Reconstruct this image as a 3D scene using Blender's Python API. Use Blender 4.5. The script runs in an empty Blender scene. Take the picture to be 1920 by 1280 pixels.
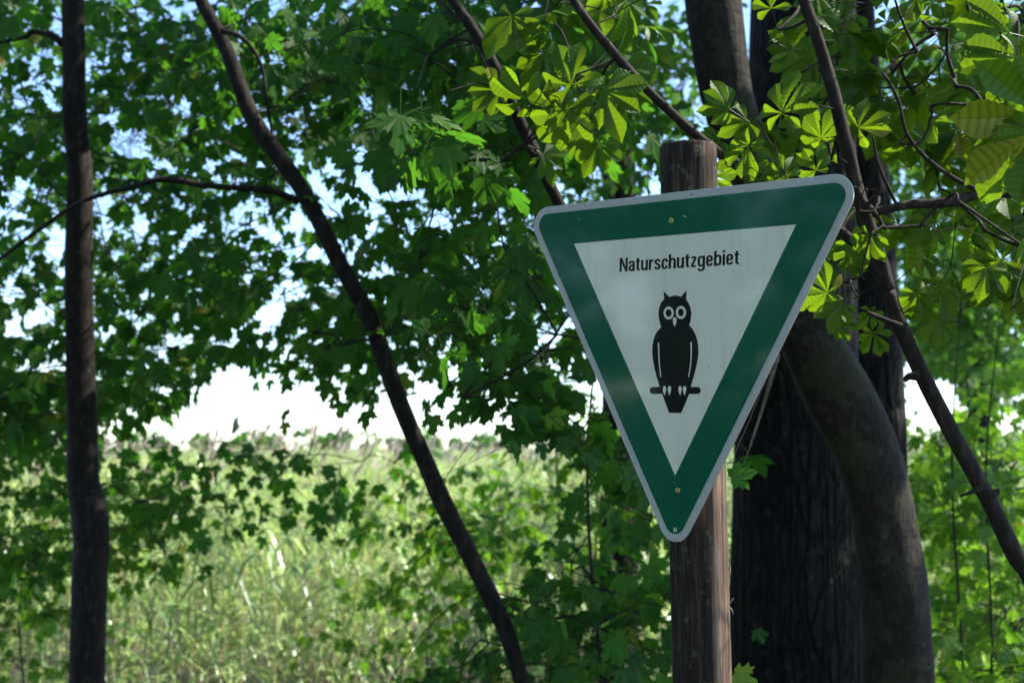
import bpy, bmesh, math, random
import numpy as np
from mathutils import Vector, Matrix

random.seed(7)
rng = np.random.default_rng(11)
R = math.radians
C = bpy.context.scene.collection
scene = bpy.context.scene

# ------------------------------------------------------------------ camera
W0, H0, F = 1920.0, 1280.0, 2547.0          # photograph size and focal length in its pixels
PITCH = R(4.5)
CAM = np.array([0.0, 0.0, 1.62])
cam_data = bpy.data.cameras.new('camera')
cam = bpy.data.objects.new('camera', cam_data)
C.objects.link(cam)
cam.location = CAM
cam.rotation_euler = (R(90) + PITCH, 0, 0)
cam_data.sensor_width = 36.0
cam_data.lens = F / W0 * 36.0
cam_data.clip_start = 0.05
cam_data.clip_end = 6000
cam_data.dof.use_dof = True
cam_data.dof.focus_distance = 2.24
cam_data.dof.aperture_fstop = 5.6
scene.camera = cam

# ------------------------------------------------------------------ light
SUN_AZ, SUN_EL = R(77), R(49)               # clockwise from the viewing direction, above the horizon
world = bpy.data.worlds.new('World')
scene.world = world
world.use_nodes = True
wn = world.node_tree
bgn = wn.nodes['Background']
sky = wn.nodes.new('ShaderNodeTexSky')
sky.sky_type = 'NISHITA'
sky.sun_disc = False
sky.sun_elevation = SUN_EL
sky.sun_rotation = SUN_AZ
sky.air_density = 0.8
sky.dust_density = 0.1
sky.ozone_density = 1.0
tint = wn.nodes.new('ShaderNodeMix'); tint.data_type = 'RGBA'; tint.blend_type = 'MULTIPLY'     # the photograph's cool white balance
tint.inputs[0].default_value = 1.0
tint.inputs[7].default_value = (0.93, 1.0, 1.05, 1)
wn.links.new(sky.outputs[0], tint.inputs[6])
wn.links.new(tint.outputs[2], bgn.inputs[0])
bgn.inputs[1].default_value = 0.15
sun_data = bpy.data.lights.new('sun', 'SUN')
sun_data.energy = 5.0
sun_data.angle = R(0.5)
sun_data.color = (1.0, 0.95, 0.86)
sun = bpy.data.objects.new('sun', sun_data)
C.objects.link(sun)
SUN = Vector((math.sin(SUN_AZ) * math.cos(SUN_EL), math.cos(SUN_AZ) * math.cos(SUN_EL), math.sin(SUN_EL)))
sun.rotation_euler = SUN.to_track_quat('Z', 'Y').to_euler()
sun.location = (6, 4, 12)
scene.view_settings.view_transform = 'Standard'
scene.view_settings.look = 'None'
scene.view_settings.gamma = 1.0
scene.view_settings.exposure = 1.45
scene.render.engine = 'CYCLES'
cy = scene.cycles
cy.use_denoising = True
cy.denoiser = 'OPENIMAGEDENOISE'
cy.max_bounces = 8
cy.diffuse_bounces = 4
cy.glossy_bounces = 3
cy.transmission_bounces = 4
cy.transparent_max_bounces = 6
cy.sample_clamp_indirect = 6.0
cy.use_adaptive_sampling = True
cy.adaptive_threshold = 0.02

# ------------------------------------------------------------------ geometry helpers
cp, sp = math.cos(PITCH), math.sin(PITCH)
RC = np.array([[1, 0, 0], [0, -sp, -cp], [0, cp, -sp]], float)   # camera axes (columns x, y, z) in the world


def cam_to_world(c):
    return np.asarray(c, float) @ RC.T + CAM


def at(px, py, depth):
    """a point seen at photograph pixel (px, py) at that depth"""
    return cam_to_world(((px - W0 / 2) / F * depth, -(py - H0 / 2) / F * depth, -depth))


def project(P):
    c = (np.asarray(P, float) - CAM) @ RC
    d = -c[..., 2]
    return W0 / 2 + F * c[..., 0] / d, H0 / 2 - F * c[..., 1] / d, d


def tag(o, label=None, cat=None, group=None, kind=None):
    if label: o['label'] = label
    if cat: o['category'] = cat
    if group: o['group'] = group
    if kind: o['kind'] = kind
    return o


def empty(name, loc, label, cat, group=None):
    o = bpy.data.objects.new(name, None)
    o.empty_display_size = 0.1
    C.objects.link(o)
    o.location = loc
    return tag(o, label, cat, group)


def mesh_np(name, V, faces, mat, parent=None, attr=None, smooth=True, uv=None):
    """V (n,3) world coordinates; faces: list of equal-size index arrays; parent: an unrotated Empty"""
    me = bpy.data.meshes.new(name)
    V = np.asarray(V, np.float32)
    base = np.array(parent.location, np.float32) if parent is not None else np.zeros(3, np.float32)
    if parent is not None and parent.parent is not None:
        base = base + np.array(parent.parent.location, np.float32)
    V = V - base
    fl, st, n = [], [], 0
    for f in faces:
        f = np.asarray(f, np.int32)
        if f.size == 0: continue
        k = f.shape[1]
        fl.append(f.ravel())
        st.append(n + np.arange(f.shape[0], dtype=np.int32) * k)
        n += f.size
    loops = np.concatenate(fl)
    starts = np.concatenate(st)
    me.vertices.add(len(V)); me.loops.add(len(loops)); me.polygons.add(len(starts))
    me.vertices.foreach_set('co', V.ravel())
    me.loops.foreach_set('vertex_index', loops)
    me.polygons.foreach_set('loop_start', starts)
    if smooth:
        me.polygons.foreach_set('use_smooth', np.ones(len(starts), bool))
    if attr is not None:
        a = me.attributes.new('vein', 'FLOAT', 'POINT')
        a.data.foreach_set('value', np.asarray(attr, np.float32))
    me.materials.append(mat)
    me.update(calc_edges=True)
    me.validate()
    o = bpy.data.objects.new(name, me)
    C.objects.link(o)
    if parent is not None: o.parent = parent
    return o


def catmull(P, n=6):
    """smooth (x, y, z, r...) rows"""
    P = np.asarray(P, float)
    Q = np.vstack([2 * P[0] - P[1], P, 2 * P[-1] - P[-2]])
    out = []
    for i in range(1, len(Q) - 2):
        for t in np.linspace(0, 1, n, endpoint=False):
            a, b, c, d = Q[i - 1], Q[i], Q[i + 1], Q[i + 2]
            out.append(0.5 * (2 * b + (c - a) * t + (2 * a - 5 * b + 4 * c - d) * t * t + (3 * b - a - 3 * c + d) * t ** 3))
    out.append(P[-1])
    return np.array(out)


def tube_np(path, sides=8, rough=0.0, ridges=0, ridge_amp=0.0, cap=True, seed=0):
    """path rows x,y,z,r -> V, quads, tris"""
    path = np.asarray(path, float)
    n = len(path)
    T = np.gradient(path[:, :3], axis=0)
    T /= np.linalg.norm(T, axis=1)[:, None] + 1e-12
    ref = np.array([0, 1.0, 0]) if abs(T[:, 1]).mean() < 0.8 else np.array([1.0, 0, 0])
    X = np.cross(ref[None], T); X /= np.linalg.norm(X, axis=1)[:, None] + 1e-12
    Y = np.cross(T, X)
    th = np.linspace(0, 2 * np.pi, sides, endpoint=False)
    rr = np.repeat(path[:, 3:4], sides, 1)
    if rough or ridges:
        g = np.random.default_rng(seed)
        lump = np.zeros((n, sides))
        s = np.linspace(0, 1, n)
        for _ in range(7):
            lump += g.normal() * np.sin(s[:, None] * g.uniform(6, 40) + g.integers(1, 4) * th[None] + g.uniform(0, 6.3)) / 3
        rr = rr * (1 + rough * lump)
        if ridges:
            k = np.zeros((n, sides))
            for f in (0.7, 1.0, 1.4):
                fi = int(ridges * f)
                k += np.abs(np.sin(fi * th[None] / 2 + 1.5 * np.sin(s[:, None] * g.uniform(8, 30) + g.uniform(0, 6)) + g.uniform(0, 6)))
            rr = rr * (1 + ridge_amp * (k / 3 - 0.6))
    V = path[:, None, :3] + rr[..., None] * (np.cos(th)[None, :, None] * X[:, None] + np.sin(th)[None, :, None] * Y[:, None])
    V = V.reshape(-1, 3)
    i = np.arange(n - 1)[:, None] * sides
    j = np.arange(sides)[None]
    q = np.stack([i + j, i + (j + 1) % sides, i + sides + (j + 1) % sides, i + sides + j], -1).reshape(-1, 4)
    tr = np.zeros((0, 3), int)
    if cap:
        V = np.vstack([V, path[0, :3], path[-1, :3] + T[-1] * path[-1, 3] * 0.3])
        a, b = n * sides, n * sides + 1
        jj = np.arange(sides)
        tr = np.vstack([np.stack([(jj + 1) % sides, jj, np.full(sides, a)], 1),
                        np.stack([(n - 1) * sides + jj, (n - 1) * sides + (jj + 1) % sides, np.full(sides, b)], 1)])
    return V, q, tr


class Pile:
    """collects meshes into one"""
    def __init__(s): s.V, s.Q, s.T, s.A, s.n = [], [], [], [], 0
    def add(s, V, q=None, t=None, a=None):
        s.V.append(V)
        if q is not None and len(q): s.Q.append(np.asarray(q) + s.n)
        if t is not None and len(t): s.T.append(np.asarray(t) + s.n)
        s.A.append(np.zeros(len(V)) if a is None else a)
        s.n += len(V)
    def build(s, name, mat, parent=None, smooth=True):
        fs = []
        if s.Q: fs.append(np.concatenate(s.Q))
        if s.T: fs.append(np.concatenate(s.T))
        return mesh_np(name, np.concatenate(s.V), fs, mat, parent, np.concatenate(s.A), smooth)


# ------------------------------------------------------------------ materials
def new_mat(name):
    m = bpy.data.materials.new(name)
    m.use_nodes = True
    nt = m.node_tree
    return m, nt, nt.nodes['Principled BSDF'], nt.nodes['Material Output']


def node(nt, kind, **kw):
    n = nt.nodes.new(kind)
    for k, v in kw.items():
        if k.startswith('i_'):
            n.inputs[int(k[2:])].default_value = v
        else:
            setattr(n, k, v)
    return n


def math_node(nt, op, a, b=None):
    n = nt.nodes.new('ShaderNodeMath'); n.operation = op
    for i, v in enumerate((a, b)):
        if v is None: continue
        if hasattr(v, 'is_linked'): nt.links.new(v, n.inputs[i])
        else: n.inputs[i].default_value = v
    return n.outputs[0]


def mix_col(nt, fac, a, b):
    n = nt.nodes.new('ShaderNodeMix'); n.data_type = 'RGBA'
    for s, v in ((n.inputs[0], fac), (n.inputs[6], a), (n.inputs[7], b)):
        if hasattr(v, 'is_linked'): nt.links.new(v, s)
        elif isinstance(v, (int, float)): s.default_value = v
        else: s.default_value = (*v, 1)
    return n.outputs[2]


def ramp(nt, fac, stops):
    n = nt.nodes.new('ShaderNodeValToRGB')
    e = n.color_ramp.elements
    e[0].position, e[0].color = stops[0][0], (*stops[0][1], 1)
    e[1].position, e[1].color = stops[-1][0], (*stops[-1][1], 1)
    for p, c in stops[1:-1]:
        k = e.new(p); k.color = (*c, 1)
    nt.links.new(fac, n.inputs[0])
    return n.outputs[0]


def coords(nt, scale, kind='Object'):
    tc = nt.nodes.new('ShaderNodeTexCoord')
    mp = nt.nodes.new('ShaderNodeMapping')
    mp.inputs['Scale'].default_value = scale
    nt.links.new(tc.outputs[kind], mp.inputs[0])
    return mp.outputs[0]


def noise(nt, vec, scale, detail=4, rough=0.6):
    n = nt.nodes.new('ShaderNodeTexNoise')
    n.inputs['Scale'].default_value = scale
    n.inputs['Detail'].default_value = detail
    n.inputs['Roughness'].default_value = rough
    nt.links.new(vec, n.inputs['Vector'])
    return n.outputs[0]


def leaf_mat(name, dark, light, trans, vein, vein_pow=7.0, gloss=0.010, rough=0.45, yellow=None, tw=0.45):
    """two-sided leaf: diffuse face, light coming through, faint gloss; each leaf a little different"""
    m, nt, p, out = new_mat(name)
    nt.nodes.remove(p)
    geo = nt.nodes.new('ShaderNodeNewGeometry')
    oi = nt.nodes.new('ShaderNodeObjectInfo')
    r = math_node(nt, 'FRACT', math_node(nt, 'ADD', geo.outputs['Random Per Island'], oi.outputs['Random']))
    at_ = nt.nodes.new('ShaderNodeAttribute'); at_.attribute_name = 'vein'
    v = math_node(nt, 'POWER', at_.outputs['Fac'], vein_pow)
    base = mix_col(nt, r, dark, light)
    spots = noise(nt, coords(nt, (1, 1, 1)), 45, 3)
    base = mix_col(nt, math_node(nt, 'MULTIPLY', spots, 0.35), base, dark)
    if yellow:
        base = mix_col(nt, math_node(nt, 'MULTIPLY', math_node(nt, 'GREATER_THAN', r, 0.965), 0.75), base, yellow)
    rust = noise(nt, coords(nt, (1, 1, 1)), 26, 4)
    rust = math_node(nt, 'MULTIPLY', math_node(nt, 'GREATER_THAN', math_node(nt, 'ADD', rust, math_node(nt, 'MULTIPLY', r, .14)), 0.755), 0.85)
    base = mix_col(nt, rust, base, (0.16, 0.065, 0.012))
    col = mix_col(nt, math_node(nt, 'MULTIPLY', v, 0.75), base, vein)
    tcol = mix_col(nt, r, tuple(x * 0.72 for x in trans), trans)
    tcol = mix_col(nt, math_node(nt, 'MULTIPLY', v, 0.7), tcol, tuple(x * 0.38 for x in trans))
    tcol = mix_col(nt, rust, tcol, (0.12, 0.04, 0.005))
    d = node(nt, 'ShaderNodeBsdfDiffuse'); t = node(nt, 'ShaderNodeBsdfTranslucent')
    g = node(nt, 'ShaderNodeBsdfGlossy'); g.inputs['Roughness'].default_value = rough
    nt.links.new(col, d.inputs[0]); nt.links.new(tcol, t.inputs[0])
    bump = nt.nodes.new('ShaderNodeBump'); bump.inputs['Strength'].default_value = 0.35; bump.inputs['Distance'].default_value = 0.002
    nt.links.new(math_node(nt, 'SUBTRACT', math_node(nt, 'MULTIPLY', spots, 0.6), v), bump.inputs['Height'])
    for n in (d, g): nt.links.new(bump.outputs[0], n.inputs['Normal'])
    a = nt.nodes.new('ShaderNodeAddShader')
    nt.links.new(d.outputs[0], a.inputs[0]); nt.links.new(t.outputs[0], a.inputs[1])
    lw = nt.nodes.new('ShaderNodeLayerWeight'); lw.inputs[0].default_value = 0.25
    b = nt.nodes.new('ShaderNodeMixShader')
    nt.links.new(math_node(nt, 'ADD', math_node(nt, 'MULTIPLY', math_node(nt, 'POWER', lw.outputs['Facing'], 3.0), 0.10), gloss), b.inputs[0])
    nt.links.new(a.outputs[0], b.inputs[1]); nt.links.new(g.outputs[0], b.inputs[2])
    nt.links.new(b.outputs[0], out.inputs[0])
    return m


M_maple = leaf_mat('maple_leaf_green', (0.007, 0.031, 0.005), (0.020, 0.062, 0.009), (0.050, 0.165, 0.009), (0.05, 0.09, 0.018), yellow=(0.13, 0.14, 0.012))
M_maple_far = leaf_mat('far_leaf_green', (0.010, 0.038, 0.007), (0.025, 0.068, 0.012), (0.065, 0.17, 0.014), (0.05, 0.09, 0.02))
M_chestnut = leaf_mat('chestnut_leaf_green', (0.010, 0.038, 0.003), (0.026, 0.070, 0.006), (0.115, 0.205, 0.005), (0.010, 0.030, 0.004), vein_pow=1.6, gloss=0.014, rough=0.36, yellow=(0.22, 0.15, 0.02))
M_reed = leaf_mat('reed_blade_green', (0.025, 0.08, 0.015), (0.35, 0.45, 0.16), (0.20, 0.29, 0.06), (0.2, 0.22, 0.09), gloss=0.08, rough=0.36)
M_shrub = leaf_mat('shrub_leaf_green', (0.022, 0.062, 0.006), (0.045, 0.105, 0.012), (0.11, 0.235, 0.012), (0.07, 0.12, 0.03))


def bark_mat(name, c0, c1, c2, scale=(28, 28, 4), bump=0.5, moss=0.0, band=0.0, plates=None, plate_w=0.35, lichen=0.0):
    m, nt, p, out = new_mat(name)
    vec = coords(nt, scale)
    n1 = noise(nt, vec, 1.0, 6, 0.65)
    n2 = noise(nt, coords(nt, (1, 1, 1)), 3.0, 4)
    col = ramp(nt, n1, [(0.3, c0), (0.52, c1), (0.72, c2)])
    col = mix_col(nt, math_node(nt, 'MULTIPLY', n2, 0.6), col, c0)
    h = n1
    if plates:      # furrows between long bark plates, wandering a little
        pv = coords(nt, plates)
        wob = nt.nodes.new('ShaderNodeVectorMath'); wob.operation = 'MULTIPLY_ADD'
        nz = nt.nodes.new('ShaderNodeTexNoise'); nz.inputs['Scale'].default_value = 0.8; nz.inputs['Detail'].default_value = 3
        nt.links.new(pv, nz.inputs['Vector']); nt.links.new(nz.outputs[1], wob.inputs[0])
        wob.inputs[1].default_value = (1.1, 1.1, 1.1); nt.links.new(pv, wob.inputs[2])
        vo = nt.nodes.new('ShaderNodeTexVoronoi'); vo.feature = 'DISTANCE_TO_EDGE'; vo.inputs['Scale'].default_value = 1.0
        nt.links.new(wob.outputs[0], vo.inputs['Vector'])
        mr = nt.nodes.new('ShaderNodeMapRange'); mr.inputs[1].default_value = 0.0; mr.inputs[2].default_value = plate_w
        nt.links.new(vo.outputs['Distance'], mr.inputs[0])
        pl_ = mr.outputs[0]
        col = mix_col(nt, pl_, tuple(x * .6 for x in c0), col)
        h = math_node(nt, 'ADD', math_node(nt, 'MULTIPLY', pl_, 1.6), math_node(nt, 'MULTIPLY', n1, .7))
    if moss:
        n3 = noise(nt, coords(nt, (1, 1, 1)), 7.0, 5)
        f = math_node(nt, 'MULTIPLY', math_node(nt, 'GREATER_THAN', n3, 0.53), moss)
        col = mix_col(nt, f, col, (0.060, 0.070, 0.022))
    if lichen:
        n5 = noise(nt, coords(nt, (1, 1, 1)), 24.0, 6, .7)
        mr2 = nt.nodes.new('ShaderNodeMapRange'); mr2.inputs[1].default_value = .58; mr2.inputs[2].default_value = .66
        nt.links.new(n5, mr2.inputs[0])
        col = mix_col(nt, math_node(nt, 'MULTIPLY', mr2.outputs[0], lichen), col, (0.10, 0.105, 0.075))
    if band:
        n4 = noise(nt, coords(nt, (2, 2, 22)), 1.0, 3)
        h = math_node(nt, 'ADD', h, math_node(nt, 'MULTIPLY', n4, band))
    nt.links.new(col, p.inputs['Base Color'])
    p.inputs['Roughness'].default_value = 0.85
    p.inputs['Specular IOR Level'].default_value = 0.25
    b = nt.nodes.new('ShaderNodeBump'); b.inputs['Strength'].default_value = bump; b.inputs['Distance'].default_value = 0.012
    nt.links.new(h, b.inputs['Height']); nt.links.new(b.outputs[0], p.inputs['Normal'])
    return m


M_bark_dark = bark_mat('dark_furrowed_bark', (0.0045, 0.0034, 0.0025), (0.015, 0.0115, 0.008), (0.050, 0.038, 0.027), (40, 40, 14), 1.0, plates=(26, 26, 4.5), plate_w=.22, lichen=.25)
M_bark_grey = bark_mat('smooth_grey_bark', (0.012, 0.0085, 0.0055), (0.026, 0.019, 0.0120), (0.055, 0.042, 0.029), (70, 70, 26), 0.9, moss=0.25, band=0.9, lichen=.35)
M_bark_young = bark_mat('young_maple_bark', (0.007, 0.005, 0.0035), (0.018, 0.013, 0.009), (0.058, 0.041, 0.031), (60, 60, 14), 0.45, band=0.6, lichen=.3)
M_bark_chestnut = bark_mat('chestnut_branch_bark', (0.010, 0.007, 0.005), (0.026, 0.019, 0.014), (0.085, 0.064, 0.050), (80, 80, 25), 0.35, band=0.7)
M_twig = bark_mat('twig_bark', (0.012, 0.009, 0.007), (0.026, 0.020, 0.015), (0.05, 0.04, 0.03), (60, 60, 20), 0.2)


def plain(name, col, rough=0.5, metal=0.0, spec=0.5, coat=0.0, speckle=0.0, dirt=None, coat_rough=0.07):
    m, nt, p, out = new_mat(name)
    p.inputs['Base Color'].default_value = (*col, 1)
    p.inputs['Roughness'].default_value = rough
    p.inputs['Metallic'].default_value = metal
    p.inputs['Specular IOR Level'].default_value = spec
    p.inputs['Coat Weight'].default_value = coat
    p.inputs['Coat Roughness'].default_value = coat_rough
    if dirt:
        n = noise(nt, coords(nt, (1, 1, 1)), 9, 6, 0.7)
        n2 = noise(nt, coords(nt, (1, 1, 1)), 900, 2)
        f = math_node(nt, 'MULTIPLY', math_node(nt, 'SUBTRACT', n, 0.35), speckle)
        c = mix_col(nt, f, col, dirt)
        c = mix_col(nt, math_node(nt, 'MULTIPLY', math_node(nt, 'GREATER_THAN', n2, 0.60), 0.18), c, dirt)
        n3 = noise(nt, coords(nt, (60, 60, 3.5)), 1.0, 4, .6)          # rain streaks
        n4 = noise(nt, coords(nt, (1, 1, 1)), 5.0, 3)
        mr = nt.nodes.new('ShaderNodeMapRange'); mr.inputs[1].default_value = .5; mr.inputs[2].default_value = .75
        nt.links.new(n3, mr.inputs[0])
        c = mix_col(nt, math_node(nt, 'MULTIPLY', math_node(nt, 'MULTIPLY', mr.outputs[0], n4), .40), c, tuple(x * .62 for x in dirt))
        n5 = noise(nt, coords(nt, (1, 1, 1)), 130, 2)
        c = mix_col(nt, math_node(nt, 'MULTIPLY', math_node(nt, 'GREATER_THAN', n5, 0.735), 0.55), c, tuple(x * .35 for x in dirt))
        nt.links.new(c, p.inputs['Base Color'])
        b = nt.nodes.new('ShaderNodeBump'); b.inputs['Strength'].default_value = 0.06; b.inputs['Distance'].default_value = 0.001
        nt.links.new(noise(nt, coords(nt, (1, 1, 1)), 35, 3), b.inputs['Height'])
        nt.links.new(b.outputs[0], p.inputs['Coat Normal'])
    return m


M_plate = plain('reflective_grey_border', (0.46, 0.44, 0.40), 0.5, 0.0, 0.3, 0.15, 0.35, (0.38, 0.36, 0.32))
M_white = plain('reflective_white_sheet', (0.78, 0.735, 0.57), 0.5, 0.0, 0.3, 0.6, 0.4, (0.55, 0.535, 0.40))
M_green = plain('reflective_green_sheet', (0.000, 0.100, 0.048), 0.45, 0.0, 0.1, 0.38, 0.5, (0.001, 0.075, 0.042))
M_black = plain('black_print', (0.006, 0.006, 0.006), 0.4, 0.0, 0.1, 0.5)
M_brass = plain('yellow_zinc_screw', (0.50, 0.36, 0.13), 0.4, 0.8)
M_slot = plain('screw_recess', (0.02, 0.015, 0.01), 0.7)
M_alu = plain('bare_aluminium_edge', (0.75, 0.75, 0.76), 0.35, 1.0)
M_web = plain('spider_silk', (0.8, 0.8, 0.8), 0.35)
M_stalk = plain('reed_stalk_straw', (0.40, 0.32, 0.18), 0.6)
M_plume = plain('reed_plume_brown', (0.45, 0.36, 0.31), 0.9)

# ------------------------------------------------------------------ ground
def make_ground():
    m, nt, p, out = new_mat('forest_floor_and_marsh')
    v = coords(nt, (1, 1, 1))
    n1 = noise(nt, v, 0.8, 5); n2 = noise(nt, v, 14, 6)
    c = ramp(nt, n1, [(0.35, (0.018, 0.030, 0.009)), (0.6, (0.035, 0.028, 0.016)), (0.8, (0.05, 0.06, 0.02))])
    c = mix_col(nt, n2, c, (0.05, 0.04, 0.025))
    nt.links.new(c, p.inputs['Base Color']); p.inputs['Roughness'].default_value = 0.95
    xs = np.concatenate([-np.geomspace(3000, 14, 16), np.linspace(-12, 12, 49), np.geomspace(14, 3000, 16)])
    ys = np.concatenate([-np.geomspace(1500, 9, 12), np.linspace(-8, 16, 49), np.geomspace(17, 4500, 20)])
    X, Y = np.meshgrid(xs, ys, indexing='ij')
    bank = np.clip((Y + 0.25 * X - 5.0) / 2.5, 0, 1)
    near = np.exp(-(X ** 2 + Y ** 2) / 400)
    Z = -0.35 * bank * bank * (3 - 2 * bank) + near * (0.05 * np.sin(1.7 * X + 0.6 * Y) + 0.04 * np.sin(2.9 * Y - 1.1 * X))
    V = np.stack([X, Y, Z], -1).reshape(-1, 3)
    nx, ny = len(xs), len(ys)
    i, j = np.meshgrid(np.arange(nx - 1), np.arange(ny - 1), indexing='ij')
    a = i * ny + j
    q = np.stack([a, a + ny, a + ny + 1, a + 1], -1).reshape(-1, 4)
    return tag(mesh_np('ground', V, [q], m), kind='structure')


def ground_z(x, y):
    b = np.clip((y + 0.25 * x - 5.0) / 2.5, 0, 1)
    return -0.35 * b * b * (3 - 2 * b)


make_ground()

# ------------------------------------------------------------------ leaf shapes (unit size, base at the origin, midrib along +Y, face +Z)
HALF = [(0.12, -0.09), (0.25, -0.08), (0.45, -0.05), (0.40, 0.05), (0.39, 0.13), (0.44, 0.18), (0.61, 0.25), (0.52, 0.34), (0.63, 0.52),
        (0.47, 0.52), (0.37, 0.585), (0.30, 0.475), (0.25, 0.46), (0.22, 0.56), (0.225, 0.64), (0.265, 0.78), (0.15, 0.82), (0.11, 0.88)]
HALF_V = [0, 0, .9, 0, 0, 0, .55, 0, 1, 0, .5, 0, 0, 0, 0, .7, 0, 0]


def maple_leaf(seed, lowres=False):
    g = np.random.default_rng(seed)
    h, hv = list(HALF), list(HALF_V)
    if lowres:
        keep = [0, 2, 4, 6, 8, 12, 15]
        h, hv = [h[i] for i in keep], [hv[i] for i in keep]
    pts = [(x, y) for x, y in h] + [(0, 1.02)] + [(-x, y) for x, y in reversed(h)]
    vv = hv + [1] + hv[::-1]
    P = np.array(pts) * (1 + g.normal(0, 0.05, (len(pts), 2)))
    P = np.vstack([[0, 0], P]); vv = np.array([1.0] + vv)
    x, y = P[:, 0], P[:, 1]
    ang = np.arctan2(np.abs(x), y + 1e-6)
    rad = np.hypot(x, y)
    k = g.uniform(0.04, 0.42)
    z = -k * rad ** 2 * (0.6 + 0.4 * np.cos(ang)) + 0.04 * rad * (1 - vv) + g.normal(0, 0.012, len(x)) + g.uniform(-.12, .12) * x * np.abs(x)
    z[0] = 0
    V = np.c_[x, y, z]
    n = len(pts)
    T = np.array([[0, i, i + 1] for i in range(1, n)])[:, ::-1]
    if lowres:
        T = np.vstack([T])
    else:   # leaf stalk, three thin faces
        s = len(V); w = 0.012
        V = np.vstack([V, [[-w, 0, 0], [w, 0, 0], [0, 0, -2 * w], [-w, -.75, .10], [w, -.75, .10], [0, -.75, .10 - 2 * w]]])
        vv = np.concatenate([vv, np.full(6, .9)])
        T = np.vstack([T, [[s, s + 1, s + 4], [s, s + 4, s + 3], [s + 1, s + 2, s + 5], [s + 1, s + 5, s + 4], [s + 2, s, s + 3], [s + 2, s + 3, s + 5]]])
    return V, T, vv


def chestnut_leaf(seed, rows=20, nl=7, droop=1.0):
    g = np.random.default_rng(100 + seed)
    angs = {7: [0, 37, -37, 76, -76, 122, -122], 5: [0, 45, -45, 95, -95]}[nl]
    lens = {7: [1, .97, .97, .78, .78, .5, .5], 5: [1, .93, .93, .65, .65]}[nl]
    VV, TT, AA, n = [], [], [], 0
    for k, (an, le) in enumerate(zip(angs, lens)):
        an = R(an + g.normal(0, 5)); le = le * (1 + g.normal(0, .05))
        t = np.linspace(0, 1, rows + 1)
        wid = 0.235 * le * np.interp(t, [0, .06, .2, .4, .55, .66, .78, .88, .95, 1], [.05, .07, .26, .64, .9, 1, .88, .5, .18, .02])
        serr = np.where(np.arange(rows + 1) % 2 == 0, 1.045, 0.97)
        fold, bend, curl = g.uniform(.15, .5), droop * g.uniform(.10, .60), g.normal(0, .10)
        cols = [-1, -.5, -.06, 0, .06, .5, 1]
        vs, av = [], []
        for i in range(rows + 1):
            vein = 1.0 if i % 2 == 0 else 0.0
            for cx in cols:
                x = cx * wid[i] * (serr[i] if abs(cx) == 1 else 1)
                y = (t[i] + 0.085 * abs(cx) * math.sin(math.pi * min(1, t[i] * 1.02))) * le
                z = fold * abs(x) - bend * le * t[i] ** 2 + curl * x * t[i] + (0.016 if i % 2 else -0.016) * le * (abs(cx) > .1) * (1 - .4 * abs(cx)) * min(1, 6 * t[i] * (1 - t[i]))
                ca, sa = math.cos(an), math.sin(an)
                vs.append((x * ca + y * sa, -x * sa + y * ca, z - .06 * abs(math.sin(an)) * y))
                av.append(1.0 if cx == 0 else vein * .8)
        m = len(cols)
        for i in range(rows):
            for j in range(m - 1):
                a = n + i * m + j
                TT.append((a, a + 1, a + m + 1)); TT.append((a, a + m + 1, a + m))
        VV += vs; AA += av; n += len(vs)
    w = .009
    s = n
    VV += [(-w, 0, 0), (w, 0, 0), (0, 0, -2 * w), (-w, -.8, .08), (w, -.8, .08), (0, -.8, .08 - 2 * w)]; AA += [.9] * 6
    TT += [(s, s + 1, s + 4), (s, s + 4, s + 3), (s + 1, s + 2, s + 5), (s + 1, s + 5, s + 4), (s + 2, s, s + 3), (s + 2, s + 3, s + 5)]
    return np.array(VV), np.array(TT), np.array(AA)


MAPLE = [maple_leaf(i) for i in range(12)]
MAPLE_LOW = [maple_leaf(20 + i, True) for i in range(5)]
CHEST = [chestnut_leaf(i, 20, 7 if i != 3 else 5) for i in range(6)]
CHEST_LOW = [chestnut_leaf(40 + i, 6, 5) for i in range(3)]


def proto_meshes(shapes, name, mat):
    out = []
    for V, T, a in shapes:
        o = mesh_np(name, V, [T], mat, None, a)
        me = o.data
        bpy.data.objects.remove(o)
        out.append(me)
    return out


def scatter(shapes, mats):
    """mats (n,4,4) -> one Pile holding a copy of a shape at each"""
    pile = Pile()
    idx = rng.integers(0, len(shapes), len(mats))
    for k, (V, T, a) in enumerate(shapes):
        M = mats[idx == k]
        if not len(M): continue
        P = np.einsum('nij,vj->nvi', M[:, :3, :3], V) + M[:, None, :3, 3]
        f = T[None] + (np.arange(len(M)) * len(V))[:, None, None]
        pile.add(P.reshape(-1, 3), None, f.reshape(-1, 3), np.tile(a, len(M)))
    return pile


def norm(v):
    return v / (np.linalg.norm(v, axis=-1, keepdims=True) + 1e-12)


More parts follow.
